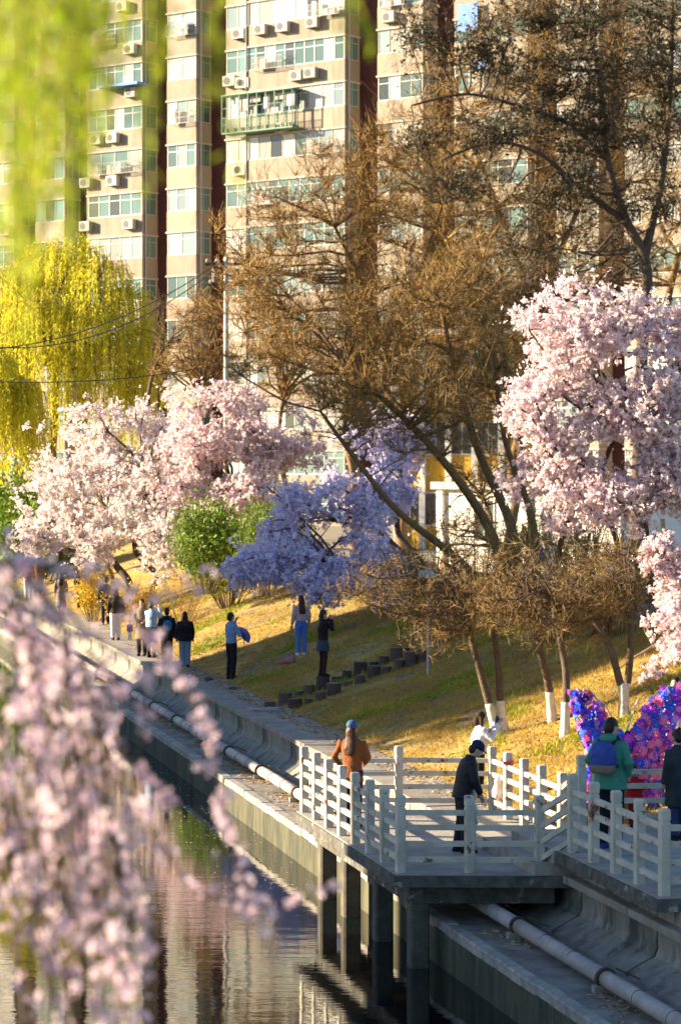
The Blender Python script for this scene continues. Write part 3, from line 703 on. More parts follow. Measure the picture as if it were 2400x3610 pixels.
# ================================================================== trees and plants
def nearest(T, Nn, cost_z):
    idx = np.empty(len(T), int)
    for i in range(0, len(T), 1500):
        t = T[i:i + 1500]
        d2 = (t ** 2).sum(1)[:, None] - 2 * t @ Nn.T + (Nn ** 2).sum(1)[None]
        d = np.sqrt(np.maximum(d2, 0)); up = Nn[None, :, 2] - t[:, None, 2]
        idx[i:i + 1500] = np.argmin(d + cost_z * np.maximum(up, 0), 1)
    return idx
GAP = [0.0]
def sample_blobs(blobs, n, rng, surf=.5):
    w = np.array([b[1][0] * b[1][1] * b[1][2] for b in blobs]); w = w ** .75; w /= w.sum(); out = []; tot = 0; ph = PHASE[0]
    while tot < n:
        m = int((n - tot) * 1.7) + 20; k = rng.choice(len(blobs), m, p=w)
        d = rng.normal(size=(m, 3)); d /= np.linalg.norm(d, axis=1, keepdims=True)
        lump = 1 + .20 * np.sin(d[:, 0] * 5 + ph[0] + k) * np.sin(d[:, 2] * 6 + ph[1] + 2 * k) + .12 * np.sin(d[:, 0] * 13 + ph[2]) * np.sin(d[:, 2] * 11 + d[:, 1] * 9 + ph[3])
        rad = rng.uniform(0, 1, m) ** surf * lump * (1 + .10 * np.abs(rng.normal(size=m)))
        C = np.array([b[0] for b in blobs])[k]; R = np.array([b[1] for b in blobs])[k]; p = C + d * rad[:, None] * R
        f = 2.1 / max(.55, np.cbrt(np.mean([b[1][0] for b in blobs])))
        fld = np.sin(p[:, 0] * f * 1.3 + ph[0] + 1.3 * np.sin(p[:, 2] * f)) + np.sin(p[:, 2] * f * 1.7 + ph[1] + np.sin(p[:, 1] * f)) + np.sin(p[:, 1] * f + ph[2] + p[:, 0] * f * .6)
        p = p[fld > GAP[0]]; out.append(p); tot += len(p)
    return np.concatenate(out)[:n]
PHASE = [np.zeros(4)]
def blob(u, v, Y, ru, rv, rd=None):
    s = FPX / Y
    return (P(u, v, Y), (ru / s, (rd or (ru + rv) / 2) / s, rv / s))
def grow(stems, blobs, n, rng, r, cost=.6, bend=.25, twig=(.25, .7), surf=.5, droop=0.0, clump=0, tup=0.0):
    """stems: list of (points, r0, r1). Returns tubes, limb segments and twig segments."""
    N0 = []; Rr = []
    for pts, ra, rb in stems:
        pts = np.array(pts)
        for i in range(len(pts) - 1):
            for t in np.linspace(0, 1, 6):
                if i + t < (len(pts) - 1) * .35: continue
                N0.append(pts[i] * (1 - t) + pts[i + 1] * t); f = (i + t) / (len(pts) - 1); Rr.append(ra * (1 - f) + rb * f)
    N0 = np.array(N0); Rr = np.array(Rr); lev = []
    for L, (m, rl) in enumerate(zip(n[:-1], r[:-1])):
        T = sample_blobs(blobs, m, rng, surf)
        i = nearest(T, N0, cost); S = N0[i]; D = T - S; ln = np.linalg.norm(D, axis=1, keepdims=True)
        C = S + D * .5 + rng.normal(size=D.shape) * ln * bend * .5 + np.array([0, 0, 1.0]) * ln * bend * (.5 - droop)
        rs = np.minimum(Rr[i] * .8, rl * (.7 + .6 * rng.random(m))); re = np.minimum(rs, rl) * .45
        prev = S; pr = rs; K = 4 if L < 2 else 3; newN = []; newR = []
        for k in range(1, K + 1):
            t = k / K; q = (1 - t) ** 2 * S + 2 * t * (1 - t) * C + t * t * T
            if k < K: q = q + rng.normal(size=q.shape) * ln * .025
            rk = rs * (1 - t) + re * t; lev.append((L, prev, q, pr, rk)); newN.append(q); newR.append(rk); prev = q; pr = rk
        N0 = np.concatenate([N0] + newN); Rr = np.concatenate([Rr] + newR)
    m = n[-1]; T = sample_blobs(blobs, m, rng, surf)
    if clump:
        cc = sample_blobs(blobs, clump, rng, surf); T = cc[rng.integers(0, clump, m)] + (T - T.mean(0)) * 0 + rng.normal(size=T.shape) * np.array([.35, .35, .28])
    i = nearest(T, N0, cost * .5); S = N0[i]; D = T - S; ln = np.linalg.norm(D, axis=1, keepdims=True)
    Lm = rng.uniform(twig[0], twig[1], (m, 1)); D = D / (ln + 1e-6) * np.minimum(ln, Lm)
    D = D + rng.normal(size=D.shape) * np.linalg.norm(D, axis=1, keepdims=True) * .25
    D[:, 2] += tup * np.linalg.norm(D, axis=1)
    far = (ln > Lm)[:, 0]; Sp = S.copy(); 
    return lev, (Sp, Sp + D), far
BIP_V = np.array([[1, 0, 0], [-1, 0, 0], [0, 1, 0], [0, -.5, .87], [0, -.5, -.87]], float); BIP_F = [[0, 2, 3], [0, 3, 4], [0, 4, 2], [1, 3, 2], [1, 4, 3], [1, 2, 4]]
OCT_V = np.array([[1, 0, 0], [-1, 0, 0], [0, 1, 0], [0, -1, 0], [0, 0, 1], [0, 0, -1]], float)
OCT_F = [[0, 2, 4], [2, 1, 4], [1, 3, 4], [3, 0, 4], [2, 0, 5], [1, 2, 5], [3, 1, 5], [0, 3, 5]]
LEAF_V = np.array([[0, -1, 0], [.38, 0, .08], [0, 1, 0], [-.38, 0, .08]], float); LEAF_F = [[0, 1, 2, 3]]
def woody(t, stems, lev, tw, mats, twig_r, ns_twig=3, wash=None):
    bark, twm = mats
    for pts, ra, rb in stems:
        g = G(); pts = [np.array(p) for p in pts]
        fine = []; 
        for i in range(len(pts) - 1):
            for k in range(5):
                f = k / 5; p0 = pts[max(i - 1, 0)]; p1 = pts[i]; p2 = pts[i + 1]; p3 = pts[min(i + 2, len(pts) - 1)]
                fine.append(.5 * ((2 * p1) + (-p0 + p2) * f + (2 * p0 - 5 * p1 + 4 * p2 - p3) * f * f + (-p0 + 3 * p1 - 3 * p2 + p3) * f ** 3))
        fine.append(pts[-1]); m_ = len(fine)
        rad = [(ra * (1 - i / (m_ - 1)) + rb * i / (m_ - 1)) * (1 + .35 * max(0, 1 - i / 3)) for i in range(m_)]
        g.tube(fine, rad, 9); tr = g.build('trunk', bark, t, smooth=True)
        if wash:
            cut = [p for p in fine if p[2] <= pts[0][2] + wash + .02]
            if len(cut) > 1:
                k = len(cut); d = fine[k] - fine[k - 1] if k < m_ else np.zeros(3)
                ex = (pts[0][2] + wash - cut[-1][2]) / (d[2] + 1e-6) if k < m_ else 0
                cut = cut + [cut[-1] + d * np.clip(ex, .02, 1)]
                cr = [r_ + .006 for r_ in rad[:k]] + [rad[min(k, m_ - 1)] + .006]
                gw = G(); gw.tube(cut, cr, 11); gw.build('painted_base', M['limewash'], t, smooth=True)
    g = G()
    for L, a, b, ra, rb in lev: g.segs(a, b, ra, rb, 6 if L == 0 else (4 if L == 1 else 3))
    stuff(g.build('branches', bark, t))
    if tw is not None:
        g = G(); S, E = tw; d = E - S; ln = np.linalg.norm(d, axis=1, keepdims=True); rg = np.random.default_rng(len(S))
        mid = S + d * .5 + rg.normal(size=S.shape) * ln * .09; E2 = mid + d * .45 + rg.normal(size=S.shape) * ln * .22
        if wash: g.segs(S, mid, twig_r, twig_r * .7, 3)
        else: g.ribbons(S, mid, twig_r, twig_r * .75, rg)
        g.ribbons(mid, E, twig_r * .75, twig_r * .3, rg); g.ribbons(mid, E2, twig_r * .65, twig_r * .25, rg); stuff(g.build('twigs', twm, t))
def stuff(o): o['kind'] = 'stuff'; return o
FLAKE_V = np.array([[0, -1, 0], [.85, 0, .35], [0, 1, 0], [-.85, 0, .35]], float)
def puffs(g, tw, per, size, rng, jit=.02, el=1.5):
    S, E = tw; n = len(S)
    t = rng.uniform(.0, 1.08, (n, per)) ** .8; pos = (S[:, None, :] * (1 - t[..., None]) + E[:, None, :] * t[..., None]).reshape(-1, 3)
    pos = pos + rng.normal(size=pos.shape) * jit
    m = len(pos); Mx = rand_rot(m, rng) * (size * np.exp(rng.normal(-.05, .38, (m, 1, 1)))) * np.array([1.0, 1.15, 1.0])[None, None, :]
    g.inst(FLAKE_V, LEAF_F, pos, Mx)
def leaves(g, pos, size, rng, flat=None):
    m = len(pos); Mx = rand_rot(m, rng) * (size * rng.uniform(.6, 1.4, (m, 1, 1))); g.inst(LEAF_V, LEAF_F, pos, Mx)
def lean_stem(base, top, r0, r1, rng, k=4, wob=.06):
    base = np.array(base); top = np.array(top); L = np.linalg.norm(top - base); pts = [base - np.array([0, 0, .1])]
    for i in range(1, k): t = i / k; pts.append(base * (1 - t) + top * t + rng.normal(size=3) * L * wob * np.array([1, 1, .3]))
    return (pts + [top], r0, r1)
def gp(u, Y, v=None):
    x = (u - 1200) * Y / FPX; return np.array([x, Y, float(ground(x, Y))])

def stuff(o): o['kind'] = 'stuff'; return o
def tree(name, label, seed, stems, blobs, n, r, mats, twig_r, blossom=None, leaf=None, cat='tree', group=None, **kw):
    rng = np.random.default_rng(seed); b = np.array(stems[0][0][0]); b = np.array([b[0], b[1], b[2] + .1])
    t = thing(name, label, cat, b, group=group); wash = kw.pop('wash', None)
    GAP[0] = kw.pop('gap', -.9); PHASE[0] = rng.uniform(0, 6.28, 4)
    lev, tw, far = grow(stems, blobs, n, rng, r, **kw)
    woody(t, stems, lev, tw, mats, twig_r, wash=wash)
    if blossom:
        g = G(); puffs(g, tw, blossom['per'], blossom['size'], rng, blossom.get('jit', .03)); stuff(g.build('crown', blossom['mat'], t))
    if leaf:
        g = G(); S, E = tw
        for _ in range(leaf['per']):
            k = rng.uniform(.3, 1.1, (len(S), 1)); leaves(g, S * (1 - k) + E * k + rng.normal(size=S.shape) * leaf.get('jit', .05), leaf['size'], rng)
        stuff(g.build('crown', leaf['mat'], t))
    return t
DK = (M['bark'], M['twig_dark']); WM = (M['bark_warm'], M['twig'])
rs = np.random.default_rng(3)
# --- blossom trees
b = gp(430, 95); tree('blossom_tree', 'broad pale pink blossom tree left of the group of walkers', 21,
     [lean_stem(b, P(380, 1800, 95), .17, .10, rs), lean_stem(b + [.2, .1, 0], P(520, 1720, 95), .13, .07, rs), lean_stem(b + [-.1, 0, 0], P(260, 1820, 94), .11, .06, rs)],
     [blob(340, 1620, 95, 210, 200), blob(220, 1780, 94, 180, 170), blob(500, 1560, 96, 160, 150), blob(450, 1790, 93, 210, 180), blob(150, 1900, 93, 110, 100), blob(570, 1920, 91, 100, 140), blob(330, 1930, 92, 150, 80)],
     (30, 220, 1200, 6000), (.06, .024, .011), DK, .006, dict(per=12, size=.040, mat=M['petal_pale'], jit=.022), twig=(.3, .85), surf=.55, gap=-.55)
b = gp(860, 93); tree('blossom_tree', 'rosier pink blossom tree beside the utility pole', 22,
     [lean_stem(b, P(820, 1720, 93), .16, .09, rs), lean_stem(b + [.15, 0, 0], P(930, 1680, 93), .12, .06, rs)],
     [blob(770, 1480, 93, 180, 140), blob(900, 1550, 93, 190, 160), blob(690, 1640, 92, 160, 170), blob(1020, 1580, 93, 130, 140), blob(770, 1760, 91, 170, 110), blob(930, 1720, 92, 150, 110)],
     (26, 190, 1000, 5200), (.06, .024, .011), DK, .006, dict(per=12, size=.040, mat=M['petal_pink'], jit=.022), twig=(.3, .85), surf=.55, gap=-.55)
b = gp(1500, 73); tree('blossom_tree', 'pink blossom tree above the log steps with shade blue put into its petals', 23,
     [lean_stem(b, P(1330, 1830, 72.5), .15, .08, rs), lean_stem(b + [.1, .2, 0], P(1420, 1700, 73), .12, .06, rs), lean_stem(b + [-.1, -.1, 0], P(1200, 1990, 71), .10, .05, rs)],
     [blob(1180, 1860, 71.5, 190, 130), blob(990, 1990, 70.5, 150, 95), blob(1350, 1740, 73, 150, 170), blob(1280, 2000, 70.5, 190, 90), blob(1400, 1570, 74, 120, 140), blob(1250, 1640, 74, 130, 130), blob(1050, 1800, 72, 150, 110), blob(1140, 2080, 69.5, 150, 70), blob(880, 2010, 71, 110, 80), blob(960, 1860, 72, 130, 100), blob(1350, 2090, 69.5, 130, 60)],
     (34, 260, 1400, 6900), (.06, .024, .011), DK, .005, dict(per=10, size=.036, mat=M['petal_shade_blue'], jit=.02), twig=(.3, .8), surf=.55, gap=-.6, droop=.25)
b = gp(2070, 56); tree('blossom_tree', 'large sunlit pink blossom tree filling the right edge', 24,
     [lean_stem(b, P(2000, 1680, 52.5), .075, .05, rs), lean_stem(b + [.3, 0, 0], P(2180, 1500, 52.7), .075, .05, rs), lean_stem(b + [.5, .2, 0], P(2330, 1600, 52.7), .07, .045, rs)],
     [blob(2060, 1180, 52.7, 250, 220), blob(2200, 1500, 52.3, 200, 150), blob(2100, 1780, 52, 200, 130), blob(2330, 1740, 52, 140, 90), blob(1850, 1640, 52, 130, 140), blob(2450, 1650, 52.3, 150, 200), blob(2230, 1330, 52.7, 230, 240), blob(2380, 1450, 52.7, 180, 200), blob(1880, 1420, 52.3, 120, 180), blob(2330, 1620, 52.3, 160, 150), blob(2000, 1600, 52.3, 150, 110), blob(2130, 980, 53, 110, 80), blob(2420, 1150, 53, 140, 110)],
     (36, 300, 1600, 7800), (.06, .024, .010), (M['bark'], M['twig_dark']), .005, dict(per=12, size=.032, mat=M['petal_pink'], jit=.02), twig=(.3, .8), surf=.55, gap=-.6)
b = gp(2345, 51.5); tree('blossom_tree', 'pale barked blossom tree at the right edge above the butterfly', 25,
     [([b - [0, 0, .1], P(2340, 2120, 51.5), P(2345, 2000, 51.4), P(2335, 1830, 51.3)], .075, .045), lean_stem(b + [.6, .2, 0], P(2460, 2050, 51.5), .08, .05, rs)],
     [blob(2400, 2080, 51, 90, 120), blob(2370, 2280, 50, 90, 150), blob(2300, 2420, 49, 45, 60), blob(2330, 1960, 51, 80, 80), blob(2200, 2470, 48.5, 40, 25)],
     (16, 80, 400, 2200), (.035, .016, .008), (M['bark_pale'], M['twig_dark']), .005, dict(per=10, size=.032, mat=M['petal_pink'], jit=.02), twig=(.15, .45), surf=.45, droop=.5)
# --- bare trees
b = gp(1800, 68); tree('bare_tree', 'leaning multi stemmed bare tree with dense brown twigs at centre', 31,
     [([b - [0, 0, .1], P(1740, 1900, 68), P(1620, 1700, 67.5), P(1450, 1500, 67), P(1250, 1320, 67)], .17, .06),
      ([b + [.3, .3, 0], P(1800, 1850, 68.5), P(1690, 1600, 68.5), P(1600, 1300, 68.5), P(1550, 1050, 68.5)], .16, .06),
      ([b + [-.4, .1, 0], P(1600, 1960, 67), P(1400, 1800, 66.5), P(1240, 1600, 66.2), P(1130, 1450, 66)], .13, .04),
      ([b + [.5, -.2, 0], P(1880, 1850, 68), P(1780, 1550, 68), P(1740, 1250, 68.5)], .13, .05)],
     [blob(1480, 1150, 68, 250, 240), blob(1230, 1250, 67.5, 210, 220), blob(1650, 1050, 69, 180, 250), blob(1130, 1430, 66.5, 150, 120), blob(1000, 1150, 68, 150, 190), blob(1500, 1450, 67, 260, 170), blob(1300, 1480, 66.5, 200, 130), blob(1700, 1350, 68, 170, 200), blob(900, 1000, 68, 110, 150), blob(850, 1250, 67.5, 90, 110)],
     (70, 900, 7000, 25000), (.05, .018, .009), WM, .0075, twig=(.5, 1.3), surf=.62, cost=.9, tup=.35, gap=-1.4)
b = gp(1420, 88); tree('bare_tree', 'tall golden brown bare tree standing behind the leaning one', 32,
     [lean_stem(b, P(1380, 1100, 88), .24, .12, rs), ([P(1395, 1350, 88), P(1300, 1050, 87.5), P(1180, 800, 87)], .13, .05), ([P(1390, 1250, 88), P(1480, 950, 88.5), P(1560, 720, 89)], .13, .05)],
     [blob(1080, 880, 87, 200, 220), blob(1330, 760, 88, 220, 210), blob(1560, 850, 89, 200, 220), blob(1250, 1050, 87.5, 230, 200), blob(930, 1080, 87, 150, 200), blob(1450, 1050, 88, 250, 250), blob(1700, 1000, 89, 200, 250), blob(1150, 650, 87, 180, 180), blob(880, 930, 87, 150, 230), blob(1000, 760, 87, 150, 150), blob(1400, 560, 88, 200, 160), blob(1650, 650, 89, 160, 200)],
     (80, 1000, 7500, 27000), (.06, .022, .011), WM, .0095, twig=(.6, 1.6), surf=.62, cost=.9, tup=.35, gap=-1.4)
b = gp(2240, 79); tree('leafy_tree', 'dark tree with old brown leaves and long arching boughs at top right', 33,
     [([b - [0, 0, .1], P(2260, 1300, 79), P(2280, 950, 79), P(2200, 760, 79), P(2140, 560, 79), P(2120, 330, 79), P(2080, 120, 79)], .22, .06),
      ([P(2270, 900, 79), P(2330, 650, 79.5), P(2360, 350, 80), P(2370, 50, 80)], .13, .05),
      ([P(2190, 770, 79), P(2020, 640, 78.5), P(1900, 540, 78), P(1740, 500, 77.5), P(1560, 560, 77)], .09, .03),
      ([P(2140, 560, 79), P(2010, 440, 78.5), P(1850, 380, 78), P(1650, 330, 78), P(1450, 370, 77.5)], .08, .03)],
     [blob(1740, 470, 78, 230, 110), blob(1480, 500, 77.5, 110, 80), blob(1950, 330, 78.5, 230, 170), blob(2150, 200, 79, 210, 200), blob(2330, 350, 80, 150, 260), blob(1700, 180, 78, 190, 150), blob(1980, 680, 78.5, 220, 120), blob(2280, 720, 79, 150, 160), blob(1900, 850, 78.5, 190, 110), blob(2100, 450, 79, 250, 180), blob(2250, 60, 80, 220, 140), blob(1900, 80, 79, 240, 140), blob(1500, 120, 78, 130, 130), blob(1600, 650, 77.5, 150, 80)],
     (70, 700, 5000, 18000), (.05, .022, .011), DK, .0075, leaf=dict(per=1, size=.078, mat=M['dark_leaf'], jit=.05), twig=(.4, 1.2), surf=.65, cost=.4, droop=.25, gap=-.7)
b = gp(1930, 75); tree('bare_tree', 'slender many stemmed bare tree in front of the white building', 38,
     [lean_stem(b + [-1.2, 0, 0], P(1700, 1750, 75), .09, .04, rs), lean_stem(b + [-.4, .3, 0], P(1850, 1700, 75.5), .08, .04, rs), lean_stem(b + [.4, 0, 0], P(1980, 1720, 75), .08, .04, rs), lean_stem(b + [1.0, .2, 0], P(2080, 1780, 75), .07, .035, rs)],
     [blob(1700, 1700, 75, 160, 130), blob(1880, 1680, 75, 170, 130), blob(2050, 1740, 75, 130, 120), blob(1600, 1850, 74.5, 130, 120), blob(1800, 1850, 74.5, 150, 90)], (40, 300, 1800, 8000), (.045, .02, .011), (M['bark_warm'], M['twig_mid']), .007, twig=(.35, .9), surf=.6, cost=.8)
b = gp(1900, 100); tree('bare_tree', 'tall fine twigged brown bare tree veiling the tower at upper right', 39,
     [lean_stem(b, P(1900, 900, 100), .22, .12, rs), ([P(1900, 1150, 100), P(1780, 800, 100), P(1650, 450, 100), P(1580, 200, 100)], .13, .04), ([P(1900, 1050, 100), P(2050, 700, 100), P(2150, 350, 100), P(2200, 50, 100)], .13, .04), ([P(1900, 900, 100), P(1890, 500, 100), P(1870, 150, 100)], .11, .04)],
     [blob(1560, 520, 100, 200, 300), blob(1800, 330, 100, 260, 320), blob(2050, 600, 100, 260, 320), blob(2260, 300, 100, 260, 360), blob(1720, 850, 100, 200, 220), blob(2000, 80, 100, 260, 160), blob(1400, 700, 100, 130, 200)], (80, 1000, 6500, 22000), (.06, .024, .012), WM, .011, twig=(.6, 1.7), surf=.62, cost=.9, tup=.3, gap=-1.5)
b = gp(2380, 92); tree('bare_tree', 'drooping golden bare willow at the far right edge', 34,
     [lean_stem(b, P(2390, 900, 92), .22, .12, rs)],
     [blob(2340, 760, 92, 130, 260), blob(2440, 900, 92, 130, 260), blob(2060, 960, 93, 160, 120)], (16, 120, 700, 3600), (.06, .026, .013), WM, .008, twig=(.5, 1.2), surf=.55, droop=.6, cost=.1)
b = gp(1760, 84); tree('bare_tree', 'dark twiggy bare tree behind the pink blossom at right', 37,
     [lean_stem(b, P(1760, 1200, 84), .18, .09, rs), lean_stem(b + [.3, 0, 0], P(1900, 1100, 84), .14, .07, rs)],
     [blob(1760, 1120, 84, 200, 180), blob(1950, 1050, 84.5, 180, 140), blob(1640, 1350, 83.5, 130, 150), blob(2200, 900, 85, 160, 120)], (40, 320, 2200, 12000), (.06, .026, .013), DK, .012, twig=(.4, 1.0), surf=.55, cost=.9)
b = gp(575, 118); tree('bare_tree', 'small dark bare tree between the yellow willow and the pole', 35,
     [lean_stem(b, P(572, 1230, 118), .16, .08, rs)], [blob(575, 1180, 118, 60, 150), blob(620, 1270, 118, 80, 80), blob(690, 1200, 118, 70, 130)], (16, 90, 400, 1800), (.06, .028, .014), DK, .009, twig=(.4, .9), surf=.55, cost=.9)
# --- pruned bare trees with white painted feet on the bank
def pair(label, seed, stems_px, blobs_, n=(34, 280, 1700, 5200)):
    stems = []
    for (ub, vb), mids, Ytop in stems_px:
        p = on_ground(ub, vb); pts = [p - np.array([0, 0, .1])]
        for j, (u, v) in enumerate(mids): pts.append(P(u, v, p[1] + (Ytop - p[1]) * (j + 1) / len(mids)))
        stems.append((pts, .085, .05))
    return tree('pruned_tree', label, seed, stems, blobs_, n, (.034, .014, .0075), (M['bark'], M['twig_mid']), .0042, twig=(.3, .85), surf=.62, cost=.35, bend=.35, wash=.68)
Y1 = on_ground(1745, 2587)[1]; Y2 = on_ground(1990, 2585)[1]; Y3 = on_ground(2196, 2525)[1]
pair('pruned bare tree with two whitewashed trunks nearest the photographer in white', 41,
     [((1755, 2590), [(1728, 2500), (1690, 2360), (1655, 2230), (1640, 2120)], Y1), ((1782, 2580), [(1765, 2500), (1757, 2350), (1745, 2230), (1760, 2100)], Y1)],
     [blob(1690, 2080, Y1, 250, 150, 280), blob(1430, 2060, Y1, 230, 120, 220), blob(1560, 2220, Y1, 160, 100, 170), blob(1300, 2080, Y1 + .5, 150, 80, 120)])
pair('pruned bare tree with two whitewashed trunks behind the butterfly tip', 42,
     [((1990, 2590), [(1993, 2500), (1995, 2380), (1975, 2260), (1950, 2140)], Y2), ((1948, 2545), [(1935, 2430), (1905, 2300), (1890, 2180), (1880, 2080)], Y2 + 1.2)],
     [blob(1930, 2070, Y2 + .5, 230, 170, 280), blob(2040, 2200, Y2, 130, 110, 160), blob(1800, 2150, Y2 + .5, 160, 120, 170)])
pair('pruned bare tree forking low with one whitewashed trunk between the butterfly wings', 43,
     [((2196, 2530), [(2195, 2430), (2185, 2405), (2145, 2270), (2080, 2170), (2040, 2080)], Y3), ((2199, 2520), [(2200, 2440), (2212, 2400), (2225, 2260), (2222, 2180), (2225, 2110)], Y3)],
     [blob(2110, 2060, Y3, 180, 110, 230), blob(2200, 2130, Y3, 110, 70, 160), blob(2160, 1960, Y3 + 1, 110, 70, 160)], (28, 220, 1300, 4200))
# --- golden dry shrubs along the top of the bank
def shrub(name, label, u, Y, w, h, seed, mats, nst=26, leaf=None, cat='shrub', rr_=.010, base=None, dome=.6):
    rng = np.random.default_rng(seed); b = gp(u, Y) if base is None else base; t = thing(name, label, cat, b); g = G(); S = []; E = []
    for i in range(nst):
        az = rng.uniform(0, 6.283); out = w / 2 * rng.uniform(.1, 1) ** .7; hh = h * rng.uniform(.6, 1.0) * (1 - dome * (out / (w / 2)) ** 2 * .6)
        p0 = b + np.array([math.cos(az) * out * .25, math.sin(az) * out * .25, -.05]); p1 = b + np.array([math.cos(az) * out * .7, math.sin(az) * out * .7, hh * .6]); p2 = b + np.array([math.cos(az) * out, math.sin(az) * out, hh])
        g.segs([p0, p1], [p1, p2], [rr_, rr_ * .7], [rr_ * .7, rr_ * .3], 4)
        for k in range(14):
            f = rng.uniform(.25, 1); p = p0 + (p1 - p0) * min(1, f * 2) if f < .5 else p1 + (p2 - p1) * (f - .5) * 2
            d = rng.normal(size=3); d[2] = abs(d[2]) * .8; d /= np.linalg.norm(d); S.append(p); E.append(p + d * rng.uniform(.12, .4) * h * .5)
    stuff(g.build('stems', mats[0], t)); S = np.array(S); E = np.array(E); g = G(); g.segs(S, E, rr_ * .5, rr_ * .2); stuff(g.build('twigs', mats[1], t))
    if leaf:
        g = G()
        for _ in range(leaf['per']):
            k = rng.uniform(.2, 1.1, (len(S), 1)); leaves(g, S * (1 - k) + E * k + rng.normal(size=S.shape) * leaf['jit'], leaf['size'], rng)
        stuff(g.build('crown', leaf['mat'], t))
    return t
shrub('dry_shrub', 'golden dry twiggy shrub behind the middle whitewashed trunks', 1960, 57, 3.2, 2.0, 51, WM, 50)
shrub('dry_shrub', 'golden dry twiggy shrub behind the forked whitewashed trunk', 2180, 55, 3.0, 2.0, 52, WM, 50)
shrub('dry_shrub', 'golden dry twiggy shrub under the pale barked blossom tree', 2370, 54, 2.6, 1.8, 53, WM, 40)
shrub('dry_shrub', 'dry twiggy shrub on the slope behind the walkers', 640, 84, 3.0, 1.7, 54, WM, 40)
shrub('dry_shrub', 'brown twiggy shrub under the shade-blue blossom branches', 1560, 62, 3.0, 2.2, 55, WM, 50)
for i, (u, Y, w_, h_) in enumerate(((1500, 66, 3.2, 2.6), (1680, 64, 3.2, 2.9), (1850, 66, 3.2, 2.8), (2010, 63, 3.0, 2.9), (2130, 67, 3.0, 3.2))):
    shrub('bare_thicket', ('bare thicket below the shade-blue blossom trunk', 'bare thicket at the foot of the leaning trunks', 'bare thicket in front of the white building', 'bare thicket left of the tricycle', 'taller bare thicket beside the tricycle')[i], u, Y, w_, h_, 150 + i, WM, 70, rr_=.013)
shrub('green_bush', 'dense green evergreen bush between pink and shade-blue blossom', 715, 82, 2.6, 3.3, 56, DK, 60, dict(per=6, size=.085, jit=.12, mat=M['evergreen']), 'bush', base=np.array([-4.3, 82, 1.6]))
shrub('green_bush', 'lower green evergreen bush against the shade-blue blossom', 940, 78, 2.6, 3.2, 57, DK, 50, dict(per=6, size=.08, jit=.12, mat=M['evergreen']), 'bush', base=np.array([-2.3, 78, 1.75]))
b = on_ground(806, 2140); shrub('yellow_green_bush', 'yellow green fresh leaved bush on the sunlit slope behind the denim jacket', 806, b[1], 3.2, 2.3, 58, DK, 44, dict(per=3, size=.075, jit=.14, mat=M['lime_leaf']), 'bush', base=b, rr_=.016)
shrub('forsythia', 'yellow flowering forsythia behind the far walkers', 330, 93, 2.0, 2.4, 59, DK, 40, dict(per=4, size=.06, jit=.08, mat=M['forsythia']), 'bush')
shrub('forsythia', 'smaller yellow flowering forsythia nearer the walkers', 455, 90, 2.0, 1.7, 60, DK, 34, dict(per=3, size=.055, jit=.1, mat=M['forsythia']), 'bush')
shrub('evergreen_bush', 'tall dark evergreen bush at the far left under the willow', 20, 128, 5.0, 5.5, 61, DK, 50, dict(per=7, size=.2, jit=.3, mat=M['evergreen']), 'bush', base=np.array([-17, 128, .2]))
shrub('evergreen_bush', 'dark evergreen bush beside the far left walkers', 150, 118, 5.0, 4.0, 62, DK, 50, dict(per=7, size=.18, jit=.3, mat=M['evergreen']), 'bush')
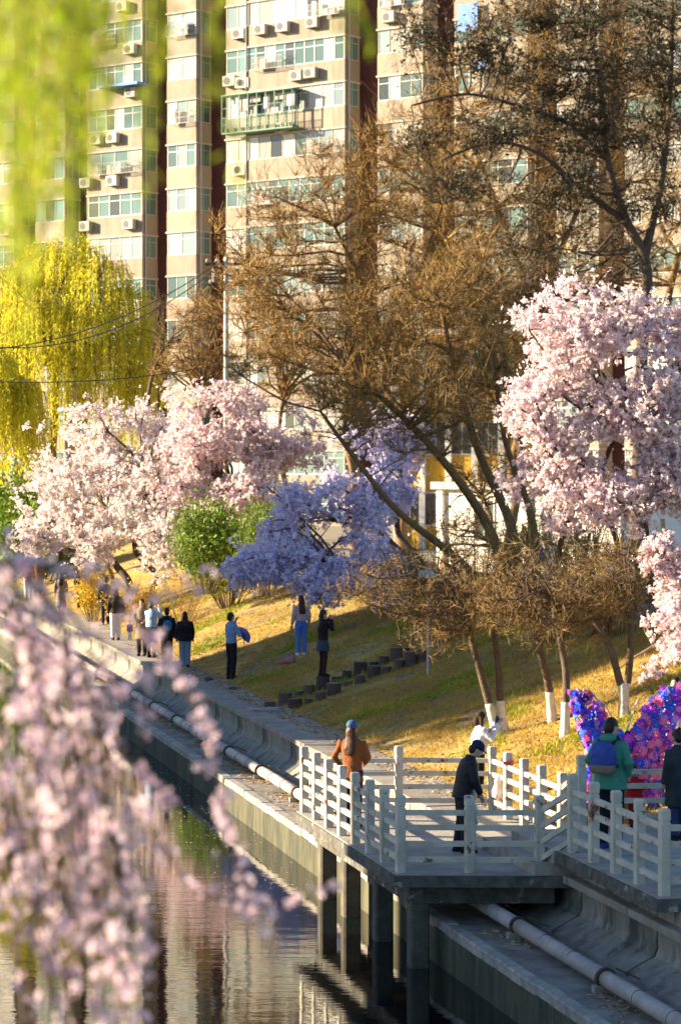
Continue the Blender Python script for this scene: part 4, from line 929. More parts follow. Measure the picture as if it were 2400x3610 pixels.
# --- willows
def willow(name, label, base, top, heads, ns, length, leafsize, step, seed, m, sway=.5, trunk_r=.3, spread=.8, thick=.012):
    rng = np.random.default_rng(seed); t = thing(name, label, 'tree', base)
    stems = [lean_stem(base, top, trunk_r, trunk_r * .5, rng)]; limbs = []
    g = G(); S = []; E = []
    for c, r in heads:
        L = np.array(top); stems.append(([L - (L - base) * .15, L * .45 + np.array(c) * .55 + rng.normal(size=3) * .3, np.array(c)], trunk_r * .4, trunk_r * .12))
    woody(t, stems, [], None, (M['bark_warm'], M['twig']), .01) if False else None
    for pts, ra, rb in stems:
        gg = G(); gg.tube([np.array(p) for p in pts], list(np.linspace(ra, rb, len(pts))), 8); gg.build('trunk', M['bark_warm'], t, smooth=True)
    Lp = []; Ld = []
    for c, r in heads:
        for i in range(ns):
            d = rng.normal(size=3); d[2] = abs(d[2]) * .9; d /= np.linalg.norm(d)
            s0 = np.array(c) + d * np.array(r) * rng.uniform(.3, 1) ** .5
            ln = rng.uniform(*length); k = max(4, int(ln / (step * 4))); p = s0; out = np.array([d[0], d[1], 0]) * spread * rng.uniform(.2, 1)
            ph = rng.uniform(0, 6.28, 2)
            q0 = np.array(c) + (s0 - np.array(c)) * .3
            S.append(q0); E.append(s0)
            for j in range(k):
                f = (j + 1) / k
                q = s0 + out * (1 - math.exp(-2.5 * f)) + np.array([math.sin(ph[0] + 2 * f), math.sin(ph[1] + 2 * f), 0]) * .06 * ln * sway + np.array([0, 0, .18 * ln * math.sin(min(1, f * 2.2) * math.pi) * .4 - ln * f ** 1.15])
                if q[2] < base[2] + .4: break
                S.append(p); E.append(q); m_ = max(1, int(np.linalg.norm(q - p) / step)); tt = rng.random(m_)[:, None]
                Lp.append(p + (q - p) * tt); Ld.append(np.tile(q - p, (m_, 1))); p = q
    S = np.array(S); E = np.array(E); g.segs(S, E, thick, thick * .7); stuff(g.build('strands', M['twig_w'], t))
    pos = np.concatenate(Lp); dr = np.concatenate(Ld); n = len(pos); dr /= np.linalg.norm(dr, axis=1, keepdims=True) + 1e-9
    a = dr + rng.normal(size=(n, 3)) * .45; a /= np.linalg.norm(a, axis=1, keepdims=True); b_ = np.cross(a, rng.normal(size=(n, 3))); b_ /= np.linalg.norm(b_, axis=1, keepdims=True); c_ = np.cross(a, b_)
    sz = leafsize * rng.uniform(.6, 1.4, (n, 1)); Mx = np.stack([b_ * sz * .55, a * sz, c_ * sz], 2)
    g = G(); g.inst(LEAF_V, LEAF_F, pos + a * sz * .8, Mx); stuff(g.build('crown', m, t)); return t
M['twig_w'] = mat('willow_strand', (.55, .48, .04), .8, (.25, .2, .03), 3, coord='World', trans=.2)
for i, (u, Y, blobs_) in enumerate(((700, 108, [blob(700, 1150, 108, 110, 150), blob(640, 1300, 108, 110, 100), blob(770, 1300, 108, 110, 110)]), (1000, 112, [blob(980, 1250, 112, 150, 180), blob(1100, 1300, 112, 140, 150)]), (1250, 106, [blob(1250, 1300, 106, 160, 200), blob(1400, 1350, 106, 150, 180)]), (1850, 100, [blob(1850, 1250, 100, 200, 200), blob(1650, 1350, 100, 150, 150)]))):
    b = gp(u, Y); tree('bare_tree', ('thin bare tree right beside the utility pole', 'hazy bare tree low in front of the tower', 'bare tree low behind the leaning trunks', 'bare tree low behind the large pink blossom')[i], 80 + i, [lean_stem(b, P(u, 1400, Y), .15, .08, rs)], blobs_, (26, 200, 1000, 4500), (.06, .028, .016), WM, .011, twig=(.5, 1.2), surf=.55, cost=.8)
Yw = 126
willow('willow_tree', 'bright yellow green weeping willow left of the apartment tower', gp(180, Yw), P(190, 1180, Yw),
       [(P(u_, v_, Yw + dy_), (r_, r_, r_ * .8)) for u_, v_, dy_, r_ in ((40, 1000, 0, 1.5), (150, 910, 1, 1.4), (260, 890, 0, 1.5), (360, 960, -1, 1.4), (440, 1050, 0, 1.3), (-60, 1120, 0, 1.5), (120, 1090, -2, 1.6), (300, 1110, -2, 1.6), (500, 1180, 1, 1.2), (400, 1230, -1, 1.4), (210, 1250, -2, 1.5), (20, 1260, -1, 1.5), (480, 1330, 0, 1.1), (90, 960, 2, 1.3))],
       120, (1.4, 5.0), .115, .095, 71, M['willow'])
willow('willow_tree', 'lower weeping willow strands at the left frame edge above the dark bush', gp(-160, 112), P(-120, 1250, 112),
       [(P(-60, 1280, 112), (1.5, 1.5, 1.3)), (P(60, 1390, 112), (1.2, 1.2, 1.0))], 170, (1.8, 4.2), .13, .08, 72, M['willow'])

# unseen bare trees added on the left bank to dapple the shade edge
for i, (x, y, z, r_) in enumerate(((-19.5, 57.8, 7.0, 2.2), (-20.5, 53.6, 7.4, 1.4))):
    b = np.array([x, y, -.01]); tree('bare_tree', ('unseen bare tree added on the left bank to dapple the log steps', 'unseen bare tree added opposite the photographer in white for dappled shade')[i], 95 + i, [lean_stem(b, (x, y, z - .8), .14, .07, rs)], [(np.array([x, y, z]), (r_, r_, r_ * .8)), (np.array([x + 1, y + 1, z + 1]), (r_ * .6, r_ * .6, r_ * .6))], (20, 120, 500, 2200), (.06, .03, .02), DK, .02, twig=(.4, 1.0), surf=.6, cost=.8)
# ================================================================== foreground branches (real size, a few metres from the eye)
PET_V = np.array([[0, .08, 0], [.34, .55, .10], [.22, .98, .26], [-.22, .98, .26], [-.34, .55, .10]], float)
def flower_shape(n=5):
    V = []; F = []
    for i in range(n):
        a = i * 2 * math.pi / n; R = np.array([[math.cos(a), -math.sin(a), 0], [math.sin(a), math.cos(a), 0], [0, 0, 1]])
        k = len(V); V += list((R @ PET_V.T).T); F.append([k, k + 1, k + 2, k + 3, k + 4])
    return np.array(V), F
FLV, FLF = flower_shape()
def D(x, y): return x * 2400 / 1568, y * 2400 / 1568        # pixel of the 1568 wide view
def near_branches(t, strands, rng, dens, spread, size):
    for pts, Y0, Y1, dn in strands:
        w = [P(*D(*p), Y0 + (Y1 - Y0) * i / (len(pts) - 1)) for i, p in enumerate(pts)]
        fine = []
        for i in range(len(w) - 1):
            for k in range(6):
                f = k / 6; p0 = w[max(i - 1, 0)]; p1 = w[i]; p2 = w[i + 1]; p3 = w[min(i + 2, len(w) - 1)]
                fine.append(.5 * ((2 * p1) + (-p0 + p2) * f + (2 * p0 - 5 * p1 + 4 * p2 - p3) * f * f + (-p0 + 3 * p1 - 3 * p2 + p3) * f ** 3))
        fine.append(w[-1]); m_ = len(fine)
        gS = G(); gS.tube(fine, list(np.linspace(.0055, .0018, m_)), 5); br = gS.build('branch', M['bark'], t)
        fine = np.array(fine); seg = np.linalg.norm(np.diff(fine, axis=0), axis=1); L = seg.sum(); pos = []
        nc = max(3, int(L / .045)); cs = np.sort(rng.uniform(0, L, nc))
        if dn > 1.5: nc = int(L / .021); cs = np.clip(np.linspace(0, L, nc) + rng.normal(size=nc) * .006, 0, L)
        cum = np.concatenate([[0], np.cumsum(seg)])      # blossoms gather in clumps
        for c in cs:
            i = min(np.searchsorted(cum, c) - 1, m_ - 2); i = max(i, 0); p = fine[i] + (fine[i + 1] - fine[i]) * ((c - cum[i]) / (seg[i] + 1e-9))
            pos.append(p + rng.normal(size=(rng.poisson(dn * dens if dn <= 1.5 else dn * .85), 3)) * spread)
        pos = np.concatenate(pos); n = len(pos); Mx = rand_rot(n, rng) * (size * rng.uniform(.75, 1.25, (n, 1, 1)))
        g = G(); g.inst(FLV, FLF, pos, Mx); stuff(g.build('blossoms', M['petal_near'], br))
        k = rng.random(n) < .5; g = G(); g.inst(OCT_V * .16, OCT_F, pos[k], Mx[k]); stuff(g.build('calyx', M['calyx'], br))
rng = np.random.default_rng(91)
cb = np.array([-3.4, 6.2, 0.0])
cherry = thing('weeping_cherry', 'out of focus weeping pink cherry branches hanging in the near left foreground', 'tree', cb)
g = G(); g.tube([cb - [0, 0, .1], cb + [.2, .1, 2.2], cb + [.7, .2, 4.4], cb + [1.3, .2, 6.0], cb + [1.9, .2, 6.3]], [.17, .14, .11, .07, .04], 10); g.build('trunk', M['bark'], cherry, smooth=True)
for pts in ([cb + [.7, .2, 4.4], cb + [1.3, -.2, 5.2], cb + [2.0, -.1, 5.75], P(-120, 1900, 6.2)], [cb + [.5, .1, 3.5], cb + [1.2, .2, 4.6], cb + [1.9, .1, 5.2], P(-150, 2300, 6.3)], [cb + [.3, .1, 2.6], cb + [1.2, .3, 3.8], cb + [2.1, .2, 4.6], P(-160, 2800, 6.4)]):
    g = G(); g.tube(pts, [.06, .045, .03, .012], 8); g.build('bough', M['bark'], cherry, smooth=True)
strands = [
    ([(-60, 1300), (60, 1300), (160, 1320), (250, 1360), (320, 1440), (400, 1540), (450, 1630), (490, 1740), (520, 1880), (545, 1990), (580, 2080), (628, 2160)], 6.3, 6.3, 2.6),
    ([(300, 1820), (360, 1920), (420, 2020), (470, 2060), (560, 2080), (650, 2088), (710, 2070), (775, 2035)], 6.5, 6.4, 1.6),
    ([(-50, 1230), (40, 1250), (150, 1270), (230, 1320), (320, 1368), (400, 1358), (450, 1335), (490, 1308)], 6.6, 6.8, 1.7),
    ([(-50, 1380), (60, 1400), (150, 1450), (230, 1480), (310, 1530), (335, 1600), (330, 1680), (310, 1760)], 6.2, 6.2, 1.6),
    ([(-50, 1430), (60, 1460), (140, 1500), (200, 1580), (240, 1640), (270, 1720), (330, 1780), (400, 1860)], 6.0, 6.0, 1.6)]
for i in range(48):
    x0 = rng.uniform(-80, 250); y0 = rng.uniform(1400, 1900) + max(0, x0) * .4; L = rng.uniform(350, 900); x1 = x0 + rng.uniform(20, 190)
    x1 = min(x1, 385 + rng.normal() * 18); pts = []
    for k in range(7):
        f = k / 6; pts.append((x0 + (x1 - x0) * f ** .8 + rng.normal() * 10, y0 + L * f))
    strands.append((pts, rng.uniform(5.4, 7.2), rng.uniform(5.4, 7.2), rng.uniform(.35, .95)))
for i in range(12):
    x0 = rng.uniform(-70, 90); y0 = rng.uniform(1270, 1420); L = rng.uniform(250, 520); x1 = x0 + rng.uniform(60, 190)
    strands.append(([(x0 + (x1 - x0) * (k / 5) ** .8 + rng.normal() * 9, y0 + L * (k / 5) ** 1.2) for k in range(6)], rng.uniform(5.8, 6.8), rng.uniform(5.8, 6.8), rng.uniform(.6, 1.0)))
for i in range(12):                                             # short side sprays
    x0 = rng.uniform(40, 260); y0 = rng.uniform(1330, 1560); pts = [(x0 + k * rng.uniform(10, 26), y0 + k * rng.uniform(14, 34)) for k in range(6)]
    strands.append((pts, 6.4, 6.6, .8))
near_branches(cherry, strands, rng, 2.3, .012, .0145)
# blurred willow strands at the top left
wb = np.array([-7.5, 9.0, 0.0]); rng = np.random.default_rng(92)
nw = thing('near_willow', 'blurred yellow green willow strands hanging close at the top left', 'tree', wb)
g = G(); g.tube([wb - [0, 0, .1], wb + [.4, -.5, 4.0], wb + [2.2, -2.2, 7.8], wb + [5.2, -4.0, 8.6], wb + [7.4, -4.3, 8.6]], [.3, .24, .16, .07, .02], 10); g.build('trunk', M['bark_warm'], nw, smooth=True)
def strand(u0, v0, u1, v1, Y, dn):
    a = P(u0, v0, Y); b = P(u1, v1, Y + rng.uniform(-.2, .2)); k = 10; p = a; side = rng.normal(size=3) * .015; S = []; E = []; Lp = []; Ld = []
    for j in range(1, k + 1):
        f = j / k; q = a + (b - a) * f + side * math.sin(f * 5) + rng.normal(size=3) * .004; S.append(p); E.append(q)
        m_ = rng.poisson(np.linalg.norm(q - p) / .011 * dn) + 1; Lp.append(p + (q - p) * rng.random((m_, 1)) + rng.normal(size=(m_, 3)) * .006); Ld.append(np.tile(q - p, (m_, 1))); p = q
    g = G(); g.tube([S[0]] + E, .0016, 4); st = g.build('strand', M['twig_w'], nw)
    pos = np.concatenate(Lp); dr = np.concatenate(Ld); n = len(pos); dr /= np.linalg.norm(dr, axis=1, keepdims=True) + 1e-9
    a = dr + rng.normal(size=(n, 3)) * .4; a /= np.linalg.norm(a, axis=1, keepdims=True); b_ = np.cross(a, rng.normal(size=(n, 3))); b_ /= np.linalg.norm(b_, axis=1, keepdims=True); c_ = np.cross(a, b_)
    sz = .017 * rng.uniform(.6, 1.4, (n, 1)); g = G(); g.inst(LEAF_V, LEAF_F, pos + a * sz, np.stack([b_ * sz * .6, a * sz, c_ * sz], 2)); stuff(g.build('leaves', M['willow_near'], st))
for i in range(66):
    u = rng.uniform(-120, 360); strand(u + rng.normal() * 40, -420, u, rng.uniform(200, 950) - max(0, u - 150) * .9, rng.uniform(4.0, 5.0), rng.uniform(.5, .95))
for i in range(10): u = rng.uniform(-60, 180); strand(u, -400, u + 10, rng.uniform(700, 1250), rng.uniform(4.0, 5.0), .6)
for u, v1, dn in ((560, 620, .9), (580, 430, .9), (545, 300, .8), (765, 640, .8), (755, 420, .7), (775, 300, .6), (1240, 110, .8), (1255, 170, .7), (400, 330, .7), (430, 220, .8), (350, 420, .7), (470, 180, .7), (500, 240, .6)):
    strand(u - 10, -420, u + rng.normal() * 8, v1, rng.uniform(4.2, 4.8), dn)
# ================================================================== people
def cloth(name, c, c2=None, s=18, rough=.85, **k):
    return mat(name, c, rough, c2 or tuple(x * .75 for x in c), s, bump=.9, bscale=11, spec=.25, **k)
SKIN = cloth('skin', (.55, .34, .25), (.50, .30, .22), rough=.6); EYE = mat('eye', (.02, .015, .012), .3)
HAIR = cloth('black_hair', (.015, .012, .011), (.03, .022, .02), 60, .5); HAIR_B = cloth('brown_hair', (.05, .02, .011), (.09, .035, .018), 60, .5)
BLK = cloth('black_cloth', (.014, .014, .017)); NAVY = cloth('navy_cloth', (.02, .028, .075)); DENIM = cloth('denim', (.10, .17, .34), (.16, .24, .42)); WHITE_C = cloth('white_cloth', (.75, .70, .70), (.66, .6, .6))
SHOE_D = cloth('dark_shoe', (.02, .02, .022)); SHOE_W = cloth('white_shoe', (.7, .7, .72)); SHOE_B = cloth('blue_shoe', (.05, .10, .40))
ARMS = {'down': ((.235, -.03, 1.13), (.25, .05, .86)), 'camera': ((.24, .17, 1.20), (.075, .33, 1.50)), 'phone': ((.25, .14, 1.17), (.08, .36, 1.40)), 'hold': ((.27, .08, 1.12), (.06, .30, 1.16)),
        'pocket': ((.29, -.05, 1.13), (.21, .09, .95)), 'front': ((.25, .04, 1.12), (.12, .24, 1.02)), 'face': ((.22, .16, 1.20), (.07, .20, 1.46)), 'low': ((.22, .10, 1.13), (.14, .25, .88)), 'out': ((.34, .10, 1.16), (.42, .28, 1.02))}
def person(label, pos, H, yaw, top, bottom, shoes=SHOE_D, hair=HAIR, arms=('down', 'down'), hem=.86, lean=0.0, nod=0.0, puff=1.0, hairstyle='short', hat=None, skirt=None, legc=None, hood=False, stride=.0, far=False, child=False, turn=0.0, bulk=1.0, name='person', group=None):
    k = H / 1.7; t = thing(name, label, 'person' if not child else 'child', pos, yaw, group); OFF[t.name] = None
    vox = (.017 if not far else .028) * (1 if not child else .8)
    hz = .90
    def up(p):                       # forward lean of everything above the hips
        p = np.array(p, float)
        if p[2] > hz:
            d = p[2] - hz; c, s = math.cos(lean), math.sin(lean); p = np.array([p[0], p[1] * c + d * s, hz + d * c - p[1] * s])
        return p
    neck0 = up((0, .0, 1.44)); hs = 1.0 if not child else 1.42
    def hd(p):                       # head space: origin at neck
        p = np.array(p, float) * hs; a = lean * .6 + nod; c, s = math.cos(a), math.sin(a); p = np.array([p[0], p[1] * c + p[2] * s, p[2] * c - p[1] * s])
        c, s = math.cos(turn), math.sin(turn); p = np.array([p[0] * c - p[1] * s, p[0] * s + p[1] * c, p[2]])
        return neck0 + p
    def fin(g, nm, m, parent=t, remesh=True, v=None):
        g.v = [x * k for x in g.v]; o = g.build(nm, m, parent, smooth=True, world=False)
        if remesh:
            md = o.modifiers.new('remesh', 'REMESH'); md.mode = 'VOXEL'; md.voxel_size = (v or vox) * k if not child else (v or vox) * .75; md.use_smooth_shade = True
            sm = o.modifiers.new('smooth', 'SMOOTH'); sm.iterations = 3; sm.factor = .5
        return o
    def tl(g, secs, ns=14): 
        R = []; th = np.arange(ns) * 2 * math.pi / ns
        for z, rx, ry, y0 in secs:
            c = up((0, y0, z)); tilt = lean if z > hz else 0
            R.append(np.stack([c[0] + rx * np.cos(th), c[1] + ry * np.sin(th) * math.cos(tilt), c[2] - ry * np.sin(th) * math.sin(tilt)], 1))
        g.rings(R)
    def ellh(g, c, r, ns=12, nv=8):
        g2 = G(); g2.ell((0, 0, 0), r, ns, nv); V = np.concatenate(g2.v) + np.array(c); V = np.array([hd(p) for p in V]); 
        n0 = g.n; g.v.append(V); g.n += len(V); g.f += [(f + n0, 0) for f, _ in g2.f]
    legs = []
    for s in (-1, 1):
        st = stride * s; legs.append([(.085 * s, 0, .92), (.09 * s, .02 + st * .35, .49), (.09 * s, -.02 + st, .085)])
    armp = []
    for s, a in zip((-1, 1), arms):
        e, h = ARMS[a]; armp.append([up((.165 * s, 0, 1.385)), up((e[0] * s, e[1], e[2])), up((h[0] * s, h[1], h[2]))])
    # body: one continuous surface
    g = G(); tl(g, [(.80, .13, .09, 0), (.92, .155, .10, 0), (1.05, .13, .085, 0), (1.25, .155, .10, 0), (1.38, .15, .085, 0), (1.43, .07, .06, 0)])
    g.tube([neck0 - [0, 0, .04], hd((0, .01, .05)), hd((0, .015, .10))], [.058, .052, .05], 10)
    ellh(g, (0, .02, .145), (.074, .094, .112)); ellh(g, (0, .055, .085), (.050, .055, .055)); ellh(g, (0, .112, .125), (.014, .022, .028)); ellh(g, (.076, .01, .135), (.012, .022, .032)); ellh(g, (-.076, .01, .135), (.012, .022, .032))
    for lp in legs: g.tube(lp, [.085, .056, .042], 10); g.ell((lp[2][0], lp[2][1] + .06, .045), (.042, .12, .043))
    for ap in armp:
        d = ap[2] - ap[1]; d /= np.linalg.norm(d); g.tube([ap[0], ap[1], ap[2]], [.05, .04, .028], 10)
    body = fin(g, 'body', SKIN)
    for s in (-1, 1):
        g = G(); ellh(g, (.030 * s, .103, .150), (.012, .008, .009), 8, 5); fin(g, 'eye', EYE, body, False)
    # hands
    for ap in armp:
        g = G(); d = ap[2] - ap[1]; d /= np.linalg.norm(d); sx = np.cross(d, [0, 0, 1.0]); sx /= np.linalg.norm(sx) + 1e-6; nn = np.cross(sx, d); c = ap[2]
        g.tube([c, c + d * .05, c + d * .085], [.024, .034, .032], 8)
        if not far:
            for i, (o_, L) in enumerate(((-.030, .062), (-.010, .075), (.010, .070), (.028, .055))):
                b0 = c + d * .078 + sx * o_; g.tube([b0, b0 + d * L * .55 - nn * .006, b0 + d * L * .85 - nn * .028], [.0095, .009, .007], 6)
            b0 = c + d * .03 + sx * -.03; g.tube([b0, b0 + d * .035 - sx * .022, b0 + d * .068 - sx * .022], [.011, .010, .008], 6)
        fin(g, 'hand', SKIN, body, False)
    # trousers or skirt with legs
    lc = legc or bottom
    g = G()
    for lp in legs: g.tube([np.array(lp[0]), np.array(lp[1]), np.array(lp[2]) + [0, 0, -.01]], [.105 * bulk, .076 * bulk, .064 * bulk] if not legc else [.09, .06, .046], 12)
    g.loft([(0, 0, .80, .15 * bulk, .115 * bulk), (0, 0, .93, .168 * bulk, .118 * bulk), (0, 0, 1.02, .15 * bulk, .105 * bulk)]); fin(g, 'trousers' if not legc else 'stockings', lc)
    if skirt:
        g = G(); g.loft([(0, 0, skirt, .22, .17), (0, 0, (skirt + .98) / 2, .195, .145), (0, 0, .98, .16, .115), (0, 0, 1.03, .15, .105)], 18); fin(g, 'skirt', bottom)
    for lp in legs:
        g = G(); x, y = lp[2][0], lp[2][1]; g.loft([(x, y + .055, .0, .044, .128), (x, y + .055, .03, .046, .13), (x, y + .045, .065, .042, .105), (x, y + .0, .105, .04, .05)], 12); fin(g, 'shoe', shoes, t, False)
    # jacket
    b_ = bulk; p_ = puff
    g = G(); secs = []
    if hem < .85: secs += [(hem, .20 * b_ * p_, .15 * b_ * p_, 0)]
    secs += [(max(hem, .84), .185 * b_ * p_, .135 * b_ * p_, 0), (1.02, .165 * b_ * p_, .122 * b_ * p_, 0), (1.22, .185 * b_ * p_, .132 * b_ * p_, 0), (1.36, .185 * b_, .115 * b_, 0), (1.42, .12, .085, 0), (1.465, .075, .07, .005)]
    tl(g, secs, 18)
    for ap in armp:
        m_ = ap[1] * .25 + ap[2] * .75 + (ap[2] - ap[1]) * .12; g.tube([ap[0] + [0, 0, .0], ap[1], m_, ap[2] - (ap[2] - ap[1]) * .02], [.072 * p_, .062 * p_, .050 * p_, .044 * p_], 12)
    jk = fin(g, 'jacket', top)
    if hood:
        g = G(); c = up((0, -.06, 1.43)); g.ell(c, (.13, .085, .075), 14, 8); g.ell(c + [0, .05, .015], (.12, .09, .05), 14, 8); fin(g, 'hood', top, jk)
    # hair
    g = G(); ellh(g, (0, .0, .168), (.084, .100, .103), 14, 9); ellh(g, (0, -.035, .12), (.078, .07, .085), 12, 8)
    if hairstyle == 'long':
        a = hd((0, -.055, .14)); b2 = up((0, -.105 * p_, 1.28)); c2_ = up((0, -.115 * p_, 1.17)); R = []; th = np.arange(12) * 2 * math.pi / 12
        for c, rx, ry in ((a, .085, .055), (hd((0, -.05, .0)), .095, .06), (b2, .11, .05), (c2_, .09, .035)): R.append(np.stack([c[0] + rx * np.cos(th), c[1] + ry * np.sin(th), np.full(12, c[2])], 1))
        g.rings(R)
    if hairstyle == 'bob':
        for s in (-1, 1): g.tube([hd((.07 * s, .0, .16)), hd((.082 * s, .0, .06)), hd((.075 * s, .01, -.01))], [.035, .042, .03], 8)
        g.tube([hd((0, -.06, .16)), hd((0, -.075, .06)), hd((0, -.07, -.01))], [.06, .075, .05], 10)
    if hairstyle == 'bun': ellh(g, (0, -.075, .25), (.035, .035, .035), 10, 6)
    fin(g, 'hair', hair, body, True, .013)
    if hat:
        g = G(); ellh(g, (0, .0, .20), (.096, .112, .085), 14, 8)
        if hat[1] == 'cap': ellh(g, (0, .13, .178), (.075, .075, .010), 12, 5)
        fin(g, 'cap' if hat[1] == 'cap' else 'beanie', hat[0], body, True, .012)
    return t, dict(hd=hd, up=up, k=k, fin=fin, arm=armp, jk=jk)
def backpack(t, inf, m, strap, y=-.21, w=.165, h0=1.0, h1=1.40, dp=.085, base=None):
    up = inf['up']; g = G(); th = np.arange(16) * 2 * math.pi / 16; R = []
    for z, a, b in ((h0, .8, .7), (h0 + .04, 1, 1), ((h0 + h1) / 2, 1.02, 1.05), (h1 - .06, .95, .85), (h1, .6, .5)):
        c = up((0, y, z)); rx = np.sign(np.cos(th)) * np.abs(np.cos(th)) ** .6 * w * a; ry = np.sign(np.sin(th)) * np.abs(np.sin(th)) ** .6 * dp * b
        R.append(np.stack([c[0] + rx, c[1] + ry, np.full(16, c[2])], 1))
    g.rings(R); bp = tag(thing('backpack', strap[1], 'backpack', t.location, t.rotation_euler[2]), strap[1], 'backpack'); OFF[bp.name] = None
    k = inf['k']
    g.v = [x * k for x in g.v]; g.build('bag', m, bp, smooth=True, world=False)
    g = G(); R = []
    for z, a in ((h0 - .01, .82), (h0 + .03, 1.04), (h0 + .10, 1.05), (h0 + .11, 1.0)):
        c = up((0, y, z)); R.append(np.stack([c[0] + np.sign(np.cos(th)) * np.abs(np.cos(th)) ** .6 * w * a, c[1] + np.sign(np.sin(th)) * np.abs(np.sin(th)) ** .6 * dp * a, np.full(16, c[2])], 1))
    g.rings(R); g.v = [x * k for x in g.v]; g.build('pocket', base or m, bp, smooth=True, world=False)
    for s in (-1, 1):
        g = G(); g.tube([up((.10 * s, y + .06, h1 - .03)), up((.12 * s, -.02, 1.455)), up((.125 * s, .135, 1.33)), up((.16 * s, .09, 1.12)), up((.15 * s, y + .05, h0 + .08))], [.022] * 5, 6); g.v = [x * k for x in g.v]; g.build('strap', strap[0], bp, smooth=True, world=False)
    return bp
def ground_at(u, v, z=None):
    if z is None: return on_ground(u, v)
    Y = (CAM_Z - z) * FPX / (v - HOR); return np.array([(u - 1200) * Y / FPX, Y, z])
R_ = math.radians
# near: on the platform and terrace
RUST_C = cloth('rust_wool', (.27, .085, .025), (.21, .065, .02)); BROWN_P = NAVY
p = ground_at(1241, 2920, .004); person('woman in rust brown coat and blue knit cap at the platform rail', p, 1.66, R_(-22), RUST_C, NAVY, hair=HAIR_B, arms=('pocket', 'front'), hem=.74, hairstyle='long', hat=(cloth('blue_knit', (.06, .12, .24)), 'beanie'), bulk=.98, puff=1.0)
p = ground_at(1630, 3006, .004); person('elderly man in black jacket and cap looking down on the platform', p, 1.66, R_(-84), cloth('black_down', (.012, .012, .016), (.02, .02, .026), 8, .6), cloth('dark_trousers', (.022, .022, .03)), arms=('down', 'low'), lean=R_(13), nod=R_(28), hat=(cloth('navy_cap', (.022, .022, .07)), 'cap'), bulk=1.12, puff=1.08, hem=.82, stride=.05)
MINT = cloth('mint_quilt', (.30, .62, .58), (.50, .66, .40), 7, .7)
p = ground_at(1662, 2990, .004); person('toddler in mint quilted suit behind the front rail post', p, .80, R_(-70), MINT, cloth('mint_trousers', (.28, .5, .46)), hem=.78, puff=1.25, bulk=1.2, hat=(cloth('mint_hat', (.18, .55, .58)), 'beanie'), child=True, shoes=SHOE_W)
p = ground_at(1690, 2836, .02); wt, inf = person('woman photographer in fluffy white jacket behind the platform railing', p + [0, .35, 0], 1.50, R_(-80), WHITE_C, BLK, arms=('camera', 'camera'), hem=.92, hairstyle='bob', hair=cloth('dark_brown_hair', (.05, .025, .016)), puff=1.25, lean=R_(4))
cmb = thing('camera_device', 'small camera raised to the eye of the photographer in white', 'camera', wt.location, wt.rotation_euler[2]); OFF[cmb.name] = None
g = G(); g.box((-.07, .33, 1.49), (.07, .39, 1.58)); g.box((-.03, .335, 1.58), (.03, .385, 1.61)); g.v = [x * inf['k'] for x in g.v]; cbd = g.build('camera_body', mat('camera_black', (.02, .02, .02), .4), cmb, world=False)
g = G(); g.tube([(0, .39, 1.535), (0, .47, 1.535)], [.035, .038], 12); g.v = [x * inf['k'] for x in g.v]; g.build('lens', mat('camera_silver', (.4, .38, .36), .3), cmb, world=False)
g = G(); g.tube([(-.06, .34, 1.5), (-.08, .22, 1.3), (-.04, .16, 1.1)], .008, 5); g.v = [x * inf['k'] for x in g.v]; g.build('strap', BLK, cmb, world=False)
GREEN = cloth('green_shell', (.035, .20, .145), (.045, .235, .17), 8, .6)
p = ground_at(2150, 2992, TER + .004); t, inf = person('man in green hooded jacket with a blue backpack on the terrace', p, 1.80, R_(-32), GREEN, cloth('black_trousers', (.016, .016, .022)), shoes=SHOE_B, arms=('pocket', 'pocket'), hem=.78, hood=True, bulk=1.12, puff=1.1, turn=R_(-25), nod=R_(6), stride=.04)
backpack(t, inf, cloth('blue_nylon', (.03, .07, .34), (.025, .05, .26), 6, .6), (NAVY, 'blue rucksack worn by the man in the green jacket'), base=cloth('taupe_nylon', (.2, .16, .13)))
RED = cloth('red_padded', (.42, .012, .02), (.34, .01, .02), 8)
p = ground_at(2236, 2918, TER + .004); person('toddler in red jacket in front of the flower butterfly', p, .86, R_(-10), RED, cloth('red_trousers', (.3, .015, .02)), child=True, hem=.80, puff=1.2, bulk=1.2, arms=('front', 'front'), lean=R_(12))
PLAID = cloth('dark_plaid', (.016, .026, .032), (.035, .05, .055), 5)
p = ground_at(2392, 2962, TER + .004); person('person in long dark plaid coat and jeans at the right edge of the terrace', p, 1.56, R_(28), PLAID, cloth('blue_jeans', (.035, .06, .15)), hairstyle='bun', hem=.52, bulk=1.12, puff=1.08, nod=R_(14), shoes=SHOE_D)
p = np.array([5.28, 40.2, float(ground(5.28, 40.2))]); person('figure in pale pink dress behind the right butterfly wing', p, 1.66, R_(150), cloth('pale_pink', (.75, .55, .52)), cloth('pale_pink_skirt', (.74, .56, .52)), skirt=.35, legc=SKIN, hairstyle='long')
